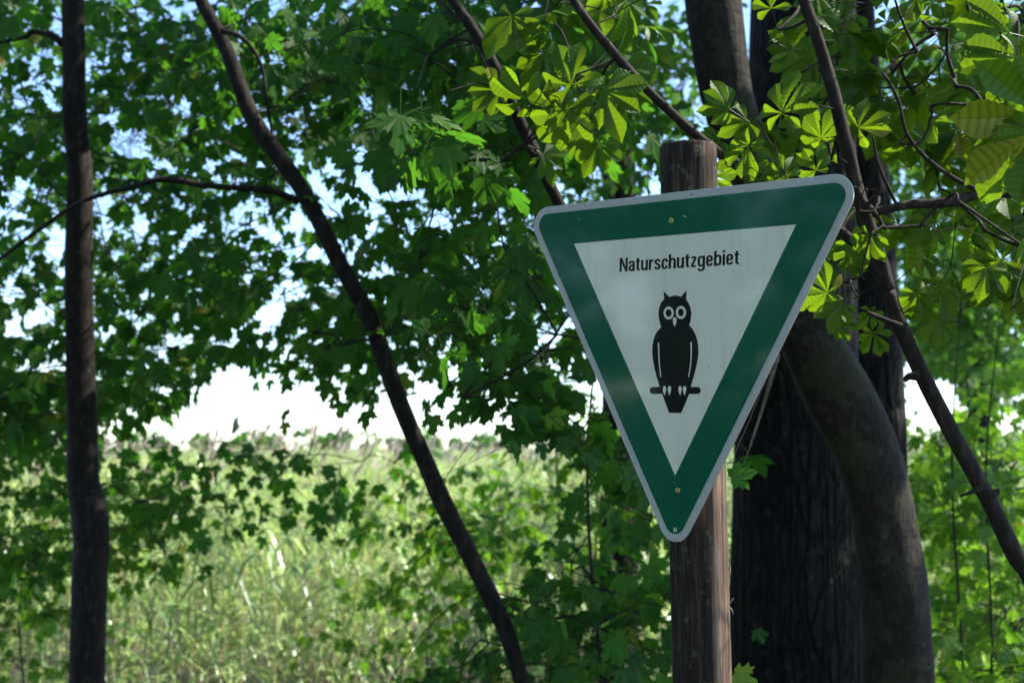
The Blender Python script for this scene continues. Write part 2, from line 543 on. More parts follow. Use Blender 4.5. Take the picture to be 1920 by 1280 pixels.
# ------------------------------------------------------------------ where the sky shows between the crowns (photograph pixels)
GAPS = [(245, 268, 52, 36), (205, 225, 22, 26), (330, 205, 40, 14), (105, 455, 26, 44), (20, 555, 36, 30), (70, 600, 30, 12), (115, 55, 26, 22), (90, 110, 22, 24),
        (190, 395, 16, 40), (262, 410, 24, 34), (690, 305, 24, 46), (660, 280, 16, 40), (758, 432, 36, 24), (828, 432, 32, 24), (545, 550, 34, 28), (505, 590, 26, 44),
        (840, 116, 28, 12), (905, 548, 18, 14), (1030, 630, 34, 18), (1060, 610, 20, 14), (580, 290, 22, 10), (560, 210, 26, 10), (760, 370, 40, 12), (360, 435, 26, 14),
        (480, 440, 22, 12), (680, 180, 12, 26), (610, 400, 20, 12), (610, 860, 1, 1), (340, 640, 36, 26), (300, 660, 26, 20), (420, 640, 20, 12), (270, 30, 16, 20),
        (1235, 350, 18, 12), (940, 450, 12, 20), (730, 510, 18, 14), (240, 830, 14, 8), (1690, 330, 8, 20), (1745, 440, 24, 18), (1750, 80, 22, 12), (1760, 750, 46, 52),
        (1715, 700, 26, 46), (1780, 800, 24, 24), (90, 690, 40, 16), (170, 560, 10, 40), (215, 620, 20, 14), (450, 330, 14, 10), (60, 350, 16, 10), (35, 240, 20, 10)]
HANG = np.array([(-400, 1000), (0, 900), (180, 830), (320, 815), (350, 765), (400, 700), (450, 690), (490, 740), (530, 818), (548, 770), (566, 716), (600, 705), (622, 780), (650, 796),
                 (700, 795), (728, 742), (765, 755), (800, 800), (865, 818), (885, 792), (925, 770), (950, 825), (1000, 1000), (2600, 1000)], float)


def in_gap(px, py):
    bad = np.zeros(px.shape, bool)
    for cx, cy_, rx, ry in GAPS:
        bad |= ((px - cx) / rx) ** 2 + ((py - cy_) / ry) ** 2 < .75
    return bad


# ------------------------------------------------------------------ stems: photograph pixels (x, y, width) and depth
def stem_path(rows, depth, extend_down=None, top=None, n=6):
    """rows (px, py, width[, depth]); from the ground up"""
    out = []
    for r in rows:
        d = r[3] if len(r) > 3 else depth
        p = at(r[0], r[1], d)
        out.append((*p, r[2] / F * d / 2))
    out = np.array(out)
    if extend_down:
        v = out[0] - out[1]
        bx, by = out[0, 0] + extend_down[0], out[0, 1] + extend_down[1]
        gz = float(ground_z(np.array(bx), np.array(by))) - 0.06
        r0 = out[0, 3]
        out = np.vstack([[bx, by, gz, r0 * 1.45], [bx * .97 + out[0, 0] * .03, by, gz + 0.18, r0 * 1.15], [(bx + out[0, 0]) / 2, (by + out[0, 1]) / 2, (gz + out[0, 2]) / 2, r0 * 1.04], out])
    if top:
        for dx, dy, z, r in top:
            e = out[-1].copy(); g_ = np.array([e[0] + dx, e[1] + dy, z, r])
            out = np.vstack([out, e + (g_ - e) * .1, e + (g_ - e) * .3, e + (g_ - e) * .6, g_])
    return catmull(out, n)


KEEP = []      # stems that foliage nearer than they are should mostly leave in view


def keep(rows, depth):
    KEEP.append((np.array([(r[0], r[1]) for r in rows], float), np.array([r[2] for r in rows], float), depth))


# breaks in the canopy that let sunlight down: (point the beam reaches, beam radius)
SUNV = np.array(SUN)
BEAMS = [(at(1362, y, 2.26), .07) for y in range(905, 1300, 45)]
for bx, by, bd, br in ((985, 190, 2.75, .07), (1050, 210, 2.75, .06), (1630, 400, 2.6, .16), (1545, 565, 2.46, .15), (1885, 80, 2.35, .10), (1466, 205, 2.62, .12), (1404, 272, 2.6, .09), (1710, 440, 2.6, .14),
                       (440, 130, 4.2, .10), (425, 60, 4.2, .08), (970, 200, 3.3, .08), (1040, 360, 3.3, .06), (170, 400, 5.2, .10), (172, 520, 5.2, .09), (172, 650, 5.2, .06), (1590, 280, 2.72, .07), (1345, 45, 4.3, .14),
                       (800, 300, 3.2, .12), (860, 235, 3.2, .12), (1715, 960, 4.3, .05), (1640, 560, 2.6, .10), (380, 100, 5, .1), (1700, 100, 2.7, .09), (1760, 300, 2.6, .07), (1500, 330, 2.7, .10), (1800, 430, 2.6, .12), (1500, 60, 2.75, .12), (1390, 895, 2.42, .06), (1545, 65, 2.7, .12)):
    BEAMS.append((at(bx, by, bd), br))
LATE = len(BEAMS)
for bx, by, bd, br in ((1040, 960, 7.6, .5), (1160, 820, 7.6, .35), (960, 1080, 7.4, .45), (1850, 1000, 7.0, .4), (830, 1040, 7.2, .45)):
    BEAMS.append((at(bx, by, bd), br))


def in_beam(P):
    bad = np.zeros(len(P), bool)
    for k, (c, r) in enumerate(BEAMS):
        v = P - c
        t = v @ SUNV
        bad |= (t > (.22 if k < LATE else 1.1)) & (np.linalg.norm(v - t[:, None] * SUNV, axis=1) < r + .015 * t + .045)
    return bad


def hides_stem(px, py, d, size_px):
    bad = np.zeros(px.shape, bool)
    for P, w, dep in KEEP:
        a, b = P[:-1], P[1:]
        ab = b - a
        t = np.clip(((px[:, None] - a[:, 0]) * ab[:, 0] + (py[:, None] - a[:, 1]) * ab[:, 1]) / (ab ** 2).sum(1), 0, 1)
        dist = np.hypot(px[:, None] - a[:, 0] - t * ab[:, 0], py[:, None] - a[:, 1] - t * ab[:, 1]).min(1)
        bad |= (d < dep + .12) & (dist < w.mean() / 2 + size_px * 0.5)
    return bad


class Tree:
    def __init__(s, name, label, cat, base, group=None, leaf='maple', leaf_m=None, twig_m=None, max_leaf=300):
        s.root = empty(name, (float(base[0]), float(base[1]), float(base[2])), label, cat, group)
        s.skel, s.sprays, s.mats = [], [], []
        s.leaf, s.lm, s.tm, s.max_leaf = leaf, leaf_m or M_maple, twig_m or M_twig, max_leaf

    def stem(s, path, mat, name='trunk', sides=14, rough=0.03, ridges=0, amp=0.0, seed=1):
        V, q, t = tube_np(path, sides, rough, ridges, amp, True, seed)
        pl = Pile(); pl.add(V, q, t)
        o = pl.build(name, mat, s.root)
        step = max(1, len(path) // 60)
        s.skel += [tuple(p[:3]) for p in path[::step]]
        return o

    def add_region(s, cx, cy_, rx, ry, d0, d1, n, size=(0.048, 0.095), canopy=True, spray=8, L=(.35, .75), keep_p=0.93, face=0.35):
        """n sprays of leaves inside an ellipse of the view, spread over a range of depth"""
        a = rng.uniform(0, 2 * np.pi, n); r = np.sqrt(rng.uniform(0, 1, n))
        d = rng.uniform(d0, d1, n)
        for px, py, dd in zip(cx + rx * r * np.cos(a), cy_ + ry * r * np.sin(a), d):
            s.add_spray(at(px, py, dd), size, canopy, spray, L, keep_p, face)

    def add_box(s, c, rad, n, size=(0.10, 0.15), spray=8, L=(.3, .6)):
        v = rng.normal(size=(n, 3)); v = norm(v) * np.cbrt(rng.uniform(0.05, 1, n))[:, None]
        for p in v * np.array(rad) + np.array(c):
            s.add_spray(p, size, None, spray, L, 0, .2)

    def add_spray(s, c, size, canopy, spray, L, keep_p, face):
        az = rng.uniform(0, 2 * np.pi)
        dirn = norm(np.array([math.cos(az), math.sin(az), rng.normal(-.15, .25)]))
        ln = rng.uniform(*L)
        start = c - dirn * ln / 2
        nodes = max(2, spray // 2)
        side = norm(np.cross(dirn, [0, 0, 1.0]))
        upv = np.cross(side, dirn)
        M = []
        for k in range(nodes):
            t = (k + .6) / nodes
            nd = start + dirn * ln * t - np.array([0, 0, .10 * ln * t * t])
            ax = side if k % 2 == 0 else norm(upv + .4 * side)
            for sg in (-1, 1):
                if rng.uniform() < .12: continue
                sc = rng.uniform(*size) * (1 if k < nodes - 1 else .85)
                pet = norm(.5 * dirn + sg * ax + np.array([0, 0, -.15]) + rng.normal(0, .22, 3))
                mid = norm(.7 * pet + np.array([0, 0, -rng.uniform(.15, 1.1)]) + rng.normal(0, .22, 3))
                base = nd + pet * sc * .75
                want = np.array([-.15, -face, .75]) + rng.normal(0, .42, 3) + .35 * pet * np.array([1, 1, 0])
                nz = norm(want - mid * (want @ mid))
                nx = np.cross(mid, nz)
                m = np.eye(4)
                m[:3, 0], m[:3, 1], m[:3, 2], m[:3, 3] = nx * sc, mid * sc, nz * sc, base
                M.append(m)
        M = np.array(M)
        if not len(M): return
        px, py, d = project(M[:, :3, 3] + M[:, :3, 1] * .45)
        ok = (d > .9) if canopy is not None else np.ones(len(px), bool)
        ok &= ~in_beam(M[:, :3, 3] + M[:, :3, 1] * .45)
        if canopy is not None:
            ok &= ~in_gap(px, py)
            if canopy:
                ok &= py < np.interp(px, HANG[:, 0], HANG[:, 1])
            else:
                low = (px > 330) & (px < 1000)
                ok &= ~(low & (py < 838))
            spx = np.linalg.norm(M[:, :3, 1], axis=1) * F / d
            ok &= ~(hides_stem(px, py, d, spx) & (rng.uniform(size=len(px)) < keep_p))
        if ok.sum() < .4 * len(ok): return
        s.sprays.append((start, dirn, ln))
        s.mats.append(M[ok])

    def finish(s, thick=1.0):
        # branches: each spray joins the nearest wood already there
        nodes = [np.array(p) for p in s.skel]
        k0 = len(nodes)
        parent = [-1] * k0
        order = sorted(range(len(s.sprays)), key=lambda i: np.min(np.linalg.norm(np.array(nodes[:k0]) - s.sprays[i][0], axis=1)))
        arr = np.zeros((k0 + len(order), 3)); arr[:k0] = nodes
        ends = []
        for c, i in enumerate(order):
            st = s.sprays[i][0]
            w = np.linalg.norm(arr[:k0 + c] - st, axis=1) + 0.8 * np.clip(arr[:k0 + c, 2] - st[2], 0, 9) * .3
            parent.append(int(np.argmin(w)))
            arr[k0 + c] = st
        cnt = np.ones(len(arr))
        for c in range(len(order) - 1, -1, -1):
            cnt[parent[k0 + c]] += cnt[k0 + c]
        pile = Pile()
        for c, i in enumerate(order):
            a, b = arr[parent[k0 + c]], arr[k0 + c]
            r = thick * min(.0055, .0010 * math.sqrt(cnt[k0 + c]) + .0005)
            dist = np.linalg.norm(b - a)
            off = rng.normal(0, .07, 3) * dist + np.array([0, 0, .06 * dist])
            ra = min(.010, r * 1.25)
            path = np.array([(*a, ra), (*(a * .66 + b * .34 + off), (2 * ra + r) / 3), (*(a * .33 + b * .67 + off * .8), r), (*b, r)])
            V, q, t = tube_np(catmull(path, 3), 5, cap=False); pile.add(V, q, t)
            st, dr, ln = s.sprays[i]
            tt = np.array([0, .33, .66, 1])[:, None]
            tp = np.c_[st + dr * ln * tt - np.array([0, 0, .10]) * ln * tt ** 2, np.interp(tt, [0, 1], [min(r, .0025), .0009])]
            V, q, t = tube_np(tp, 4, cap=False); pile.add(V, q, t)
        if pile.n:
            o = pile.build('twigs', s.tm, s.root); tag(o, kind='stuff')
        if not s.mats: return
        M = np.concatenate(s.mats)
        px, py, d = project(M[:, :3, 3] + M[:, :3, 1] * .45)
        szpx = np.linalg.norm(M[:, :3, 1], axis=1) * F / d
        inside = (px > -40) & (px < W0 + 40) & (py > -40) & (py < H0 + 40) & (d > 0)
        score = np.where(inside, szpx, -1)
        order = np.argsort(-score)
        nobj = min(s.max_leaf, int((score > 10).sum()))
        protos = PROTO[s.leaf, s.lm.name]
        base = s.root.location
        for i in order[:nobj]:
            o = bpy.data.objects.new('leaf', protos[int(rng.integers(len(protos)))])
            C.objects.link(o)
            o.parent = s.root
            m = Matrix(M[i].tolist()); m.translation = m.translation - base
            o.matrix_local = m
        rest = M[order[nobj:]]
        if len(rest):
            near = score[order[nobj:]] > 24
            if s.leaf == 'maple':
                pl = Pile()
                for sub, shp in ((rest[near], MAPLE), (rest[~near], MAPLE_LOW)):
                    if len(sub):
                        q = scatter(shp, sub)
                        pl.add(np.concatenate(q.V), None, np.concatenate(q.T), np.concatenate(q.A))
            else:
                pl = scatter(CHEST_LOW, rest)
            o = pl.build('foliage', s.lm, s.root); tag(o, kind='stuff')


PROTO = {}
for mt in (M_maple, M_shrub, M_maple_far):
    PROTO['maple', mt.name] = proto_meshes(MAPLE, 'maple_leaf', mt)
PROTO['chestnut', M_chestnut.name] = proto_meshes(CHEST, 'chestnut_leaf', M_chestnut)

# ---- the stems measured in the photograph
rA = [(163, 1300, 70), (168, 1100, 70), (172, 1010, 70), (166, 955, 70), (156, 900, 63), (154, 800, 60), (150, 640, 56), (148, 480, 54), (150, 330, 50), (140, 220, 46), (138, 100, 45), (136, -20, 43)]
rB = [(985, 1320, 38), (955, 1200, 40), (920, 1120, 42), (870, 1020, 42), (830, 940, 45), (800, 870, 42), (760, 780, 42), (725, 690, 41), (690, 590, 40), (640, 500, 39), (575, 370, 38), (520, 290, 40), (470, 215, 39), (425, 95, 34), (372, -10, 30)]
rC = [(1305, 1300, 40), (1300, 1050, 36), (1255, 820, 32), (1160, 580, 28), (1050, 385, 25), (1005, 290, 27), (985, 250, 25), (935, 140, 24), (890, 60, 23), (840, -15, 21)]
rD = [(1960, 1160, 46), (1900, 1035, 46), (1850, 930, 44), (1790, 820, 42), (1730, 705, 40), (1692, 620, 40), (1665, 545, 36)]
rD1 = [(1665, 545, 30), (1622, 478, 24), (1575, 432, 22), (1500, 372, 22), (1440, 336, 23), (1350, 288, 24), (1260, 213, 22), (1180, 133, 22), (1110, 50, 21), (1065, -15, 20)]
rD2 = [(1665, 545, 32), (1643, 462, 30), (1612, 372, 30), (1588, 280, 30), (1562, 170, 28), (1535, 80, 26), (1503, -10, 25)]
rD3 = [(1606, 352, 16), (1622, 382, 18), (1645, 396, 22), (1700, 384, 24), (1780, 379, 26), (1850, 362, 24), (1935, 366, 22), (2040, 350, 18)]
rE = [(1688, 1300, 130), (1678, 1115, 126), (1668, 1040, 122), (1650, 940, 118), (1620, 840, 118), (1570, 740, 124), (1521, 640, 112), (1470, 500, 106), (1410, 330, 100), (1366, 190, 98), (1350, 100, 103), (1335, -20, 108)]
rF = [(1487, 1300, 252), (1492, 900, 232), (1498, 500, 212), (1505, 0, 192)]
rG = [(1648, 1000, 112), (1644, 850, 110), (1636, 640, 106), (1622, 400, 98), (1596, 0, 80)]
rA = [(x, y, w * .94) for x, y, w in rA]
rB = [(x, y, w * .80) for x, y, w in rB]
rC = [(x, y, w * .88) for x, y, w in rC]
rD = [(x, y, w * .74) for x, y, w in rD]
rD1 = [(x, y, w * .8) for x, y, w in rD1]
rD2 = [(x, y, w * .88) for x, y, w in rD2]
rD3 = [(x, y, w * .72) for x, y, w in rD3]
keep(rA, 5.2); keep(rB, 4.2); keep(rC[3:], 3.3); keep(rE[:7], 4.3); keep(rF[:2], 5.6); keep(rD, 2.75); keep(rE[8:], 4.3)

# ------------------------------------------------------------------ the three old trunks on the right
pF = stem_path(rF, 5.6, (0, 0), [(0.05, 0.0, 6.5, .17), (0.15, .1, 10, .10), (.2, .1, 13, .04)])
tF = Tree('mature_tree', 'thick dark furrowed trunk standing directly behind the sign post', 'tree', pF[0], 'mature trees on the right')
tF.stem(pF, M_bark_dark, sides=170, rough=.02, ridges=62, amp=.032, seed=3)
pE = stem_path(rE, 4.3, (0.02, 0), [(-.15, .1, 5.5, .085), (-.3, .2, 8, .05), (-.4, .2, 10, .02)])
tE = Tree('mature_tree', 'smooth grey S-curved trunk leaning across the thick dark trunk', 'tree', pE[0], 'mature trees on the right')
tE.add_box((3.2, 4.7, 3.6), (.8, .8, .8), 90)  # unseen leaf clump added off to the side to shade the curved trunk
tE.stem(pE, M_bark_grey, sides=64, rough=.04, ridges=7, amp=.04, seed=5)
pG = stem_path(rG, 6.4, (0.05, 0), [(-.2, .1, 7, .06), (-.3, .2, 10, .02)])
tG = Tree('mature_tree', 'straight dark trunk farther back, right of the curved grey trunk', 'tree', pG[0], 'mature trees on the right')
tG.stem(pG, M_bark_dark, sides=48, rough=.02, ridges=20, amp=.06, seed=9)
# their crowns arch over the path, above the frame
for tr, boxes in ((tF, [((3.6, 5.2, 7.6), (3.2, 3.0, 2.2), 620), ((0.8, 5.2, 8.4), (3.0, 2.6, 1.8), 300)]),
                  (tE, [((4.0, 3.1, 6.2), (2.2, 2.4, 1.6), 640), ((2.7, 4.7, 4.5), (1.0, .9, .7), 80), ((0.6, 4.0, 6.0), (1.8, 1.6, 1.0), 130)]),  # its small second clump is an added, unseen sun blocker for the curved trunk
                  (tG, [((6.2, 6.2, 7.6), (2.6, 2.0, 2.0), 280)])):
    for c, rad, n in boxes:
        tr.add_box(c, rad, n)

# ------------------------------------------------------------------ slim maples on the left and in the middle
pA = stem_path(rA, 5.2, (0.02, 0), [(-.05, .1, 5, .05), (-.1, .2, 7.5, .02)])
tA = Tree('young_maple', 'upright slim maple with kinked dark trunk at left of the view', 'tree', pA[0], 'young maples at the wood edge')
tA.stem(pA, M_bark_young, sides=24, rough=.03, seed=11)
tA.stem(stem_path([(118, 82, 16), (95, 66, 13), (60, 60, 10), (40, 72, 8), (-60, 90, 5)], 5.2), M_bark_young, 'branch', 8, seed=12)
for a in ((40, 110, 240, 170, 4.7, 6.8, 73), (40, 380, 230, 170, 4.9, 7.0, 62), (290, 110, 170, 150, 5.3, 7.2, 48), (280, 540, 190, 110, 5.4, 7.4, 40), (50, 620, 170, 130, 5.0, 7.2, 48),
          (250, 680, 170, 70, 5.6, 8, 46), (70, 760, 150, 70, 5.4, 7.4, 42)):
    tA.add_region(*a)
for a in ((60, 960, 130, 190, 5.8, 7.8, 34), (225, 890, 150, 80, 6, 8, 21)):
    tA.add_region(*a, canopy=False)

pB = stem_path(rB, 4.2, (0.10, 0), [(-.25, .1, 4.0, .022), (-.5, .2, 5.2, .01)])
tB = Tree('young_maple', 'slender dark maple stem leaning left, rising from below the middle', 'tree', pB[0], 'young maples at the wood edge')
tB.stem(pB, M_bark_young, sides=18, rough=.035, seed=21)
tB.stem(stem_path([(560, 378, 14), (520, 362, 13), (470, 354, 12), (380, 347, 12), (310, 336, 12), (240, 352, 10), (150, 380, 9), (60, 440, 8), (-10, 492, 7), (-120, 560, 4)], 4.25), M_bark_young, 'branch', 8, seed=22)
tB.stem(stem_path([(415, 58, 12), (445, 66, 10), (472, 90, 8), (492, 130, 7), (500, 190, 6), (510, 250, 4)], 4.15), M_bark_young, 'branch', 8, seed=23)
for a in ((500, 90, 190, 120, 4.35, 6.0, 45), (420, 430, 220, 120, 4.4, 6.4, 34), (600, 190, 170, 130, 4.4, 6.4, 38), (520, 620, 170, 110, 4.6, 6.8, 28), (660, 660, 130, 110, 4.6, 6.8, 24),
          (740, 520, 140, 130, 4.4, 6.2, 27), (720, 90, 160, 110, 4.4, 6.6, 36), (330, 260, 170, 90, 4.5, 6.4, 27)):
    tB.add_region(*a)
for a in ((800, 930, 150, 80, 5.5, 7.5, 11), (470, 905, 190, 70, 5.5, 7.5, 17), (300, 960, 120, 60, 6, 7.5, 7)):
    tB.add_region(*a, canopy=False)

pC = stem_path(rC, 3.3, (0.02, 0), [(-.2, .1, 3.6, .012), (-.4, .2, 4.6, .006)])
tC = Tree('young_maple', 'thinnest maple stem, passing behind the upper left of the sign', 'tree', pC[0], 'young maples at the wood edge')
tC.stem(pC, M_bark_young, sides=16, rough=.04, seed=31)
tC.stem(stem_path([(1000, 282, 12), (985, 276, 11), (965, 283, 9), (945, 300, 8), (900, 300, 7), (850, 304, 5), (800, 310, 3)], 3.27), M_bark_chestnut, 'branch', 8, seed=32)
for a in ((880, 60, 190, 100, 3.5, 5.4, 38), (860, 250, 150, 90, 3.45, 5.0, 29), (870, 480, 150, 130, 3.6, 5.6, 40), (960, 640, 110, 120, 3.5, 5.2, 26), (1010, 770, 70, 50, 3.5, 4.2, 10),
          (1080, 60, 150, 90, 3.6, 5.6, 25), (1120, 250, 110, 90, 3.7, 5.6, 22)):
    tC.add_region(*a)
tC.add_region(830, 255, 70, 60, 3.1, 3.3, 4, size=(.075, .10), keep_p=.98)

# ------------------------------------------------------------------ undergrowth in the middle and on the right
def sapling(name, label, px, depth, h, regions, group, lm=M_maple, stems=((0, 0),), canopy=False, sr=1.0, **kw):
    b = at(px, 900, depth); gz = float(ground_z(np.array(b[0]), np.array(b[1]))) - .04
    t = Tree(name, label, 'sapling', (b[0], b[1], gz), group, leaf_m=lm)
    for k, (dx, dy) in enumerate(stems):
        p = np.array([(b[0], b[1], gz, .014 * sr), (b[0] + dx * .3 + .06 * k, b[1] + dy * .3, gz + h * .35, .012 * sr), (b[0] + dx * .8 - .05, b[1] + dy * .7, gz + h * .7, .009 * sr), (b[0] + dx, b[1] + dy, gz + h, .004 * sr)])
        t.stem(catmull(p, 5), M_twig, 'trunk', 8, .03, seed=50 + k)
    for a in regions: t.add_region(*a, canopy=canopy, **kw)
    return t


tS1 = sapling('maple_sapling', 'dark leafy maple sapling left of the post at the lower edge', 1130, 4.4, 2.2,
              [(1110, 1130, 150, 120, 3.7, 5.2, 24), (1030, 1200, 120, 80, 3.8, 5.4, 19), (1190, 900, 80, 110, 3.7, 5.0, 14), (850, 1255, 90, 32, 3.9, 5.2, 6)],
              'maple saplings under the trees', sr=.55)
for lx, ly, ld, tipa, lsz in ((1372, 896, 2.44, 70, .047), (1378, 1262, 2.5, 120, .05)):
    mid = norm(RC @ np.array([math.sin(R(tipa)), math.cos(R(tipa)), .15])); want = RC @ np.array([-.2, .35, 1.0])
    nz = norm(want - mid * (want @ mid)); m = np.eye(4)
    m[:3, 0], m[:3, 1], m[:3, 2], m[:3, 3] = np.cross(mid, nz) * lsz, mid * lsz, nz * lsz, at(lx, ly, ld)
    tS1.mats.append(m[None])
tS2 = sapling('maple_sapling', 'sunlit yellow-green maple sapling behind the dark sapling', 1060, 7.6, 2.8,
              [(1040, 960, 190, 140, 6.6, 9.0, 33), (1200, 760, 120, 130, 6.6, 9, 16), (930, 1080, 130, 130, 6.6, 8.6, 16)], 'maple saplings under the trees', M_shrub, stems=((0, 0), (.3, .1)), sr=.6, size=(.045, .075))
tS3 = sapling('maple_sapling', 'tall bright green sapling filling the right edge below the branch', 1865, 7.0, 1.9,
              [(1830, 1080, 150, 230, 6.0, 9.0, 90), (1850, 830, 130, 110, 6.0, 9.0, 34), (1960, 950, 120, 300, 6, 9, 30)], 'maple saplings under the trees', M_shrub, stems=((0, 0), (.12, .1)), sr=.7)
tS4 = sapling('maple_sapling', 'thin-stemmed sapling right of the curved trunk in dappled light', 1790, 5.4, 2.4,
              [(1790, 930, 80, 90, 5.2, 6.2, 14), (1800, 1200, 90, 110, 5.0, 6.4, 22)], 'maple saplings under the trees', M_shrub, stems=((.05, 0), (.25, .1)), sr=.5)

tS5 = sapling('maple_sapling', 'small lacy bright green sapling between the leaning stem and the reeds', 820, 7.2, 1.3,
              [(830, 1010, 160, 120, 6.5, 7.7, 30), (720, 1180, 130, 80, 6.5, 7.7, 14)], 'maple saplings under the trees', M_shrub, sr=.5, size=(.045, .075))
tS6 = sapling('maple_sapling', 'low sapling behind the kinked upright maple trunk at left', 60, 7.0, 1.5,
              [(50, 1080, 130, 190, 6.3, 7.6, 30), (250, 1010, 90, 90, 6.4, 7.6, 12)], 'maple saplings under the trees', M_shrub, sr=.5, size=(.05, .08))

# ------------------------------------------------------------------ trees beyond
def far_tree(label, px, depth, regions, h=9, lm=M_maple_far, size=(.042, .068)):
    b = at(px, 900, depth); gz = float(ground_z(np.array(b[0]), np.array(b[1]))) - .05
    t = Tree('background_tree', label, 'tree', (b[0], b[1], gz), 'trees beyond the wood edge', leaf_m=lm)
    p = np.array([(b[0], b[1], gz, .13), (b[0] + .05, b[1], gz + h * .4, .10), (b[0] - .1, b[1], gz + h * .75, .06), (b[0], b[1], gz + h, .02)])
    t.stem(catmull(p, 6), M_bark_dark, 'trunk', 16, .03, seed=70)
    for a in regions: t.add_region(*a, size=size, spray=10, L=(.4, .9))
    return t


tT1 = far_tree('small-leaved tree filling the gap left of the sign', 1150, 8.0, [(1000, 420, 230, 260, 6.8, 9, 144), (900, 150, 330, 170, 6.8, 9, 125), (640, 330, 260, 230, 6.8, 9, 27), (1230, 150, 160, 160, 7, 9, 84), (1110, 640, 130, 130, 7, 9, 37)])
tT2 = far_tree('distant tree behind the upright slim maple at left', -140, 8.0, [(60, 300, 300, 330, 7, 9, 72), (300, 380, 250, 260, 7, 9, 40), (80, 760, 170, 90, 7, 9, 44)])
tT3 = far_tree('pale green tree seen beyond the chestnut branches at right', 1830, 13.0, [(1800, 300, 220, 330, 11, 16, 712), (1840, 640, 150, 120, 11, 16, 256)], size=(.06, .10))
# unseen trees added left of and behind the path to shade the sign
tT4 = Tree('background_tree', 'unseen tree added left of the path to shade the sign', 'tree', (-5.6, 1.4, -.05), 'unseen trees added for shade', leaf_m=M_maple_far)
tT4.stem(catmull(np.array([(-5.6, 1.4, -.05, .16), (-5.5, 1.4, 2, .13), (-5.6, 1.5, 5, .09), (-5.6, 1.4, 8, .03)]), 6), M_bark_grey, 'trunk', 20)
tT4.add_box((-4.8, 1.6, 2.6), (1.4, 2.8, 2.6), 640); tT4.add_box((-2.6, -.6, 5.6), (2.8, 2.8, 1.6), 430)
tT5 = Tree('background_tree', 'unseen tree added behind the viewer, arching over the path for shade', 'tree', (1.2, -4.5, -.05), 'unseen trees added for shade', leaf_m=M_maple_far)
tT5.stem(catmull(np.array([(1.2, -4.5, -.05, .18), (1.2, -4.4, 2, .15), (1.1, -4.2, 5, .10), (1.2, -4, 9, .03)]), 6), M_bark_grey, 'trunk', 20)
tT5.add_box((1.0, -2.6, 6.4), (3.6, 3.0, 1.8), 560)
tT5.add_box((-2.2, -4.0, 3.2), (2.2, 1.4, 2.2), 260)
for t in (tT4, tT5, tT1, tT2, tT3, tS1, tS2, tS3, tS4, tS5, tS6, tA, tB, tC, tF, tE, tG):
    t.finish(.62 if t in (tA, tB, tC, tS2, tS5) else 1.0)

# ------------------------------------------------------------------ the chestnut in front
pD = stem_path(rD, 2.75, (0.35, .1), None)
tD = Tree('horse_chestnut', 'young horse chestnut forking beside the sign with sunlit fingered leaves', 'tree', pD[0], leaf='chestnut', leaf_m=M_chestnut)
tD.stem(pD, M_bark_chestnut, 'trunk', 20, .05, seed=41)
tD.stem(stem_path(rD1, 2.78), M_bark_chestnut, 'branch', 14, .05, seed=42)
tD.stem(stem_path(rD2, 2.72), M_bark_chestnut, 'branch', 14, .05, seed=43)
tD.stem(stem_path(rD3, 2.68), M_bark_chestnut, 'branch', 14, .06, seed=44)
for rows in ([(1842, 360, 10), (1790, 335, 9), (1735, 295, 8), (1700, 250, 7), (1688, 198, 6)], [(1682, 385, 7), (1660, 340, 7), (1645, 300, 6), (1637, 256, 4)],
             [(1700, 252, 5), (1690, 270, 5), (1730, 262, 5), (1752, 200, 4)], [(1850, 930, 22), (1864, 926, 17), (1873, 919, 10)], [(1722, 704, 20), (1704, 706, 14), (1696, 714, 8)], [(1840, 915, 12), (1822, 922, 8), (1800, 930, 5)], [(1690, 612, 12), (1660, 600, 10), (1625, 585, 7)]):
    tD.stem(stem_path(rows, 2.68), M_bark_chestnut, 'branch', 8, .05, seed=45)
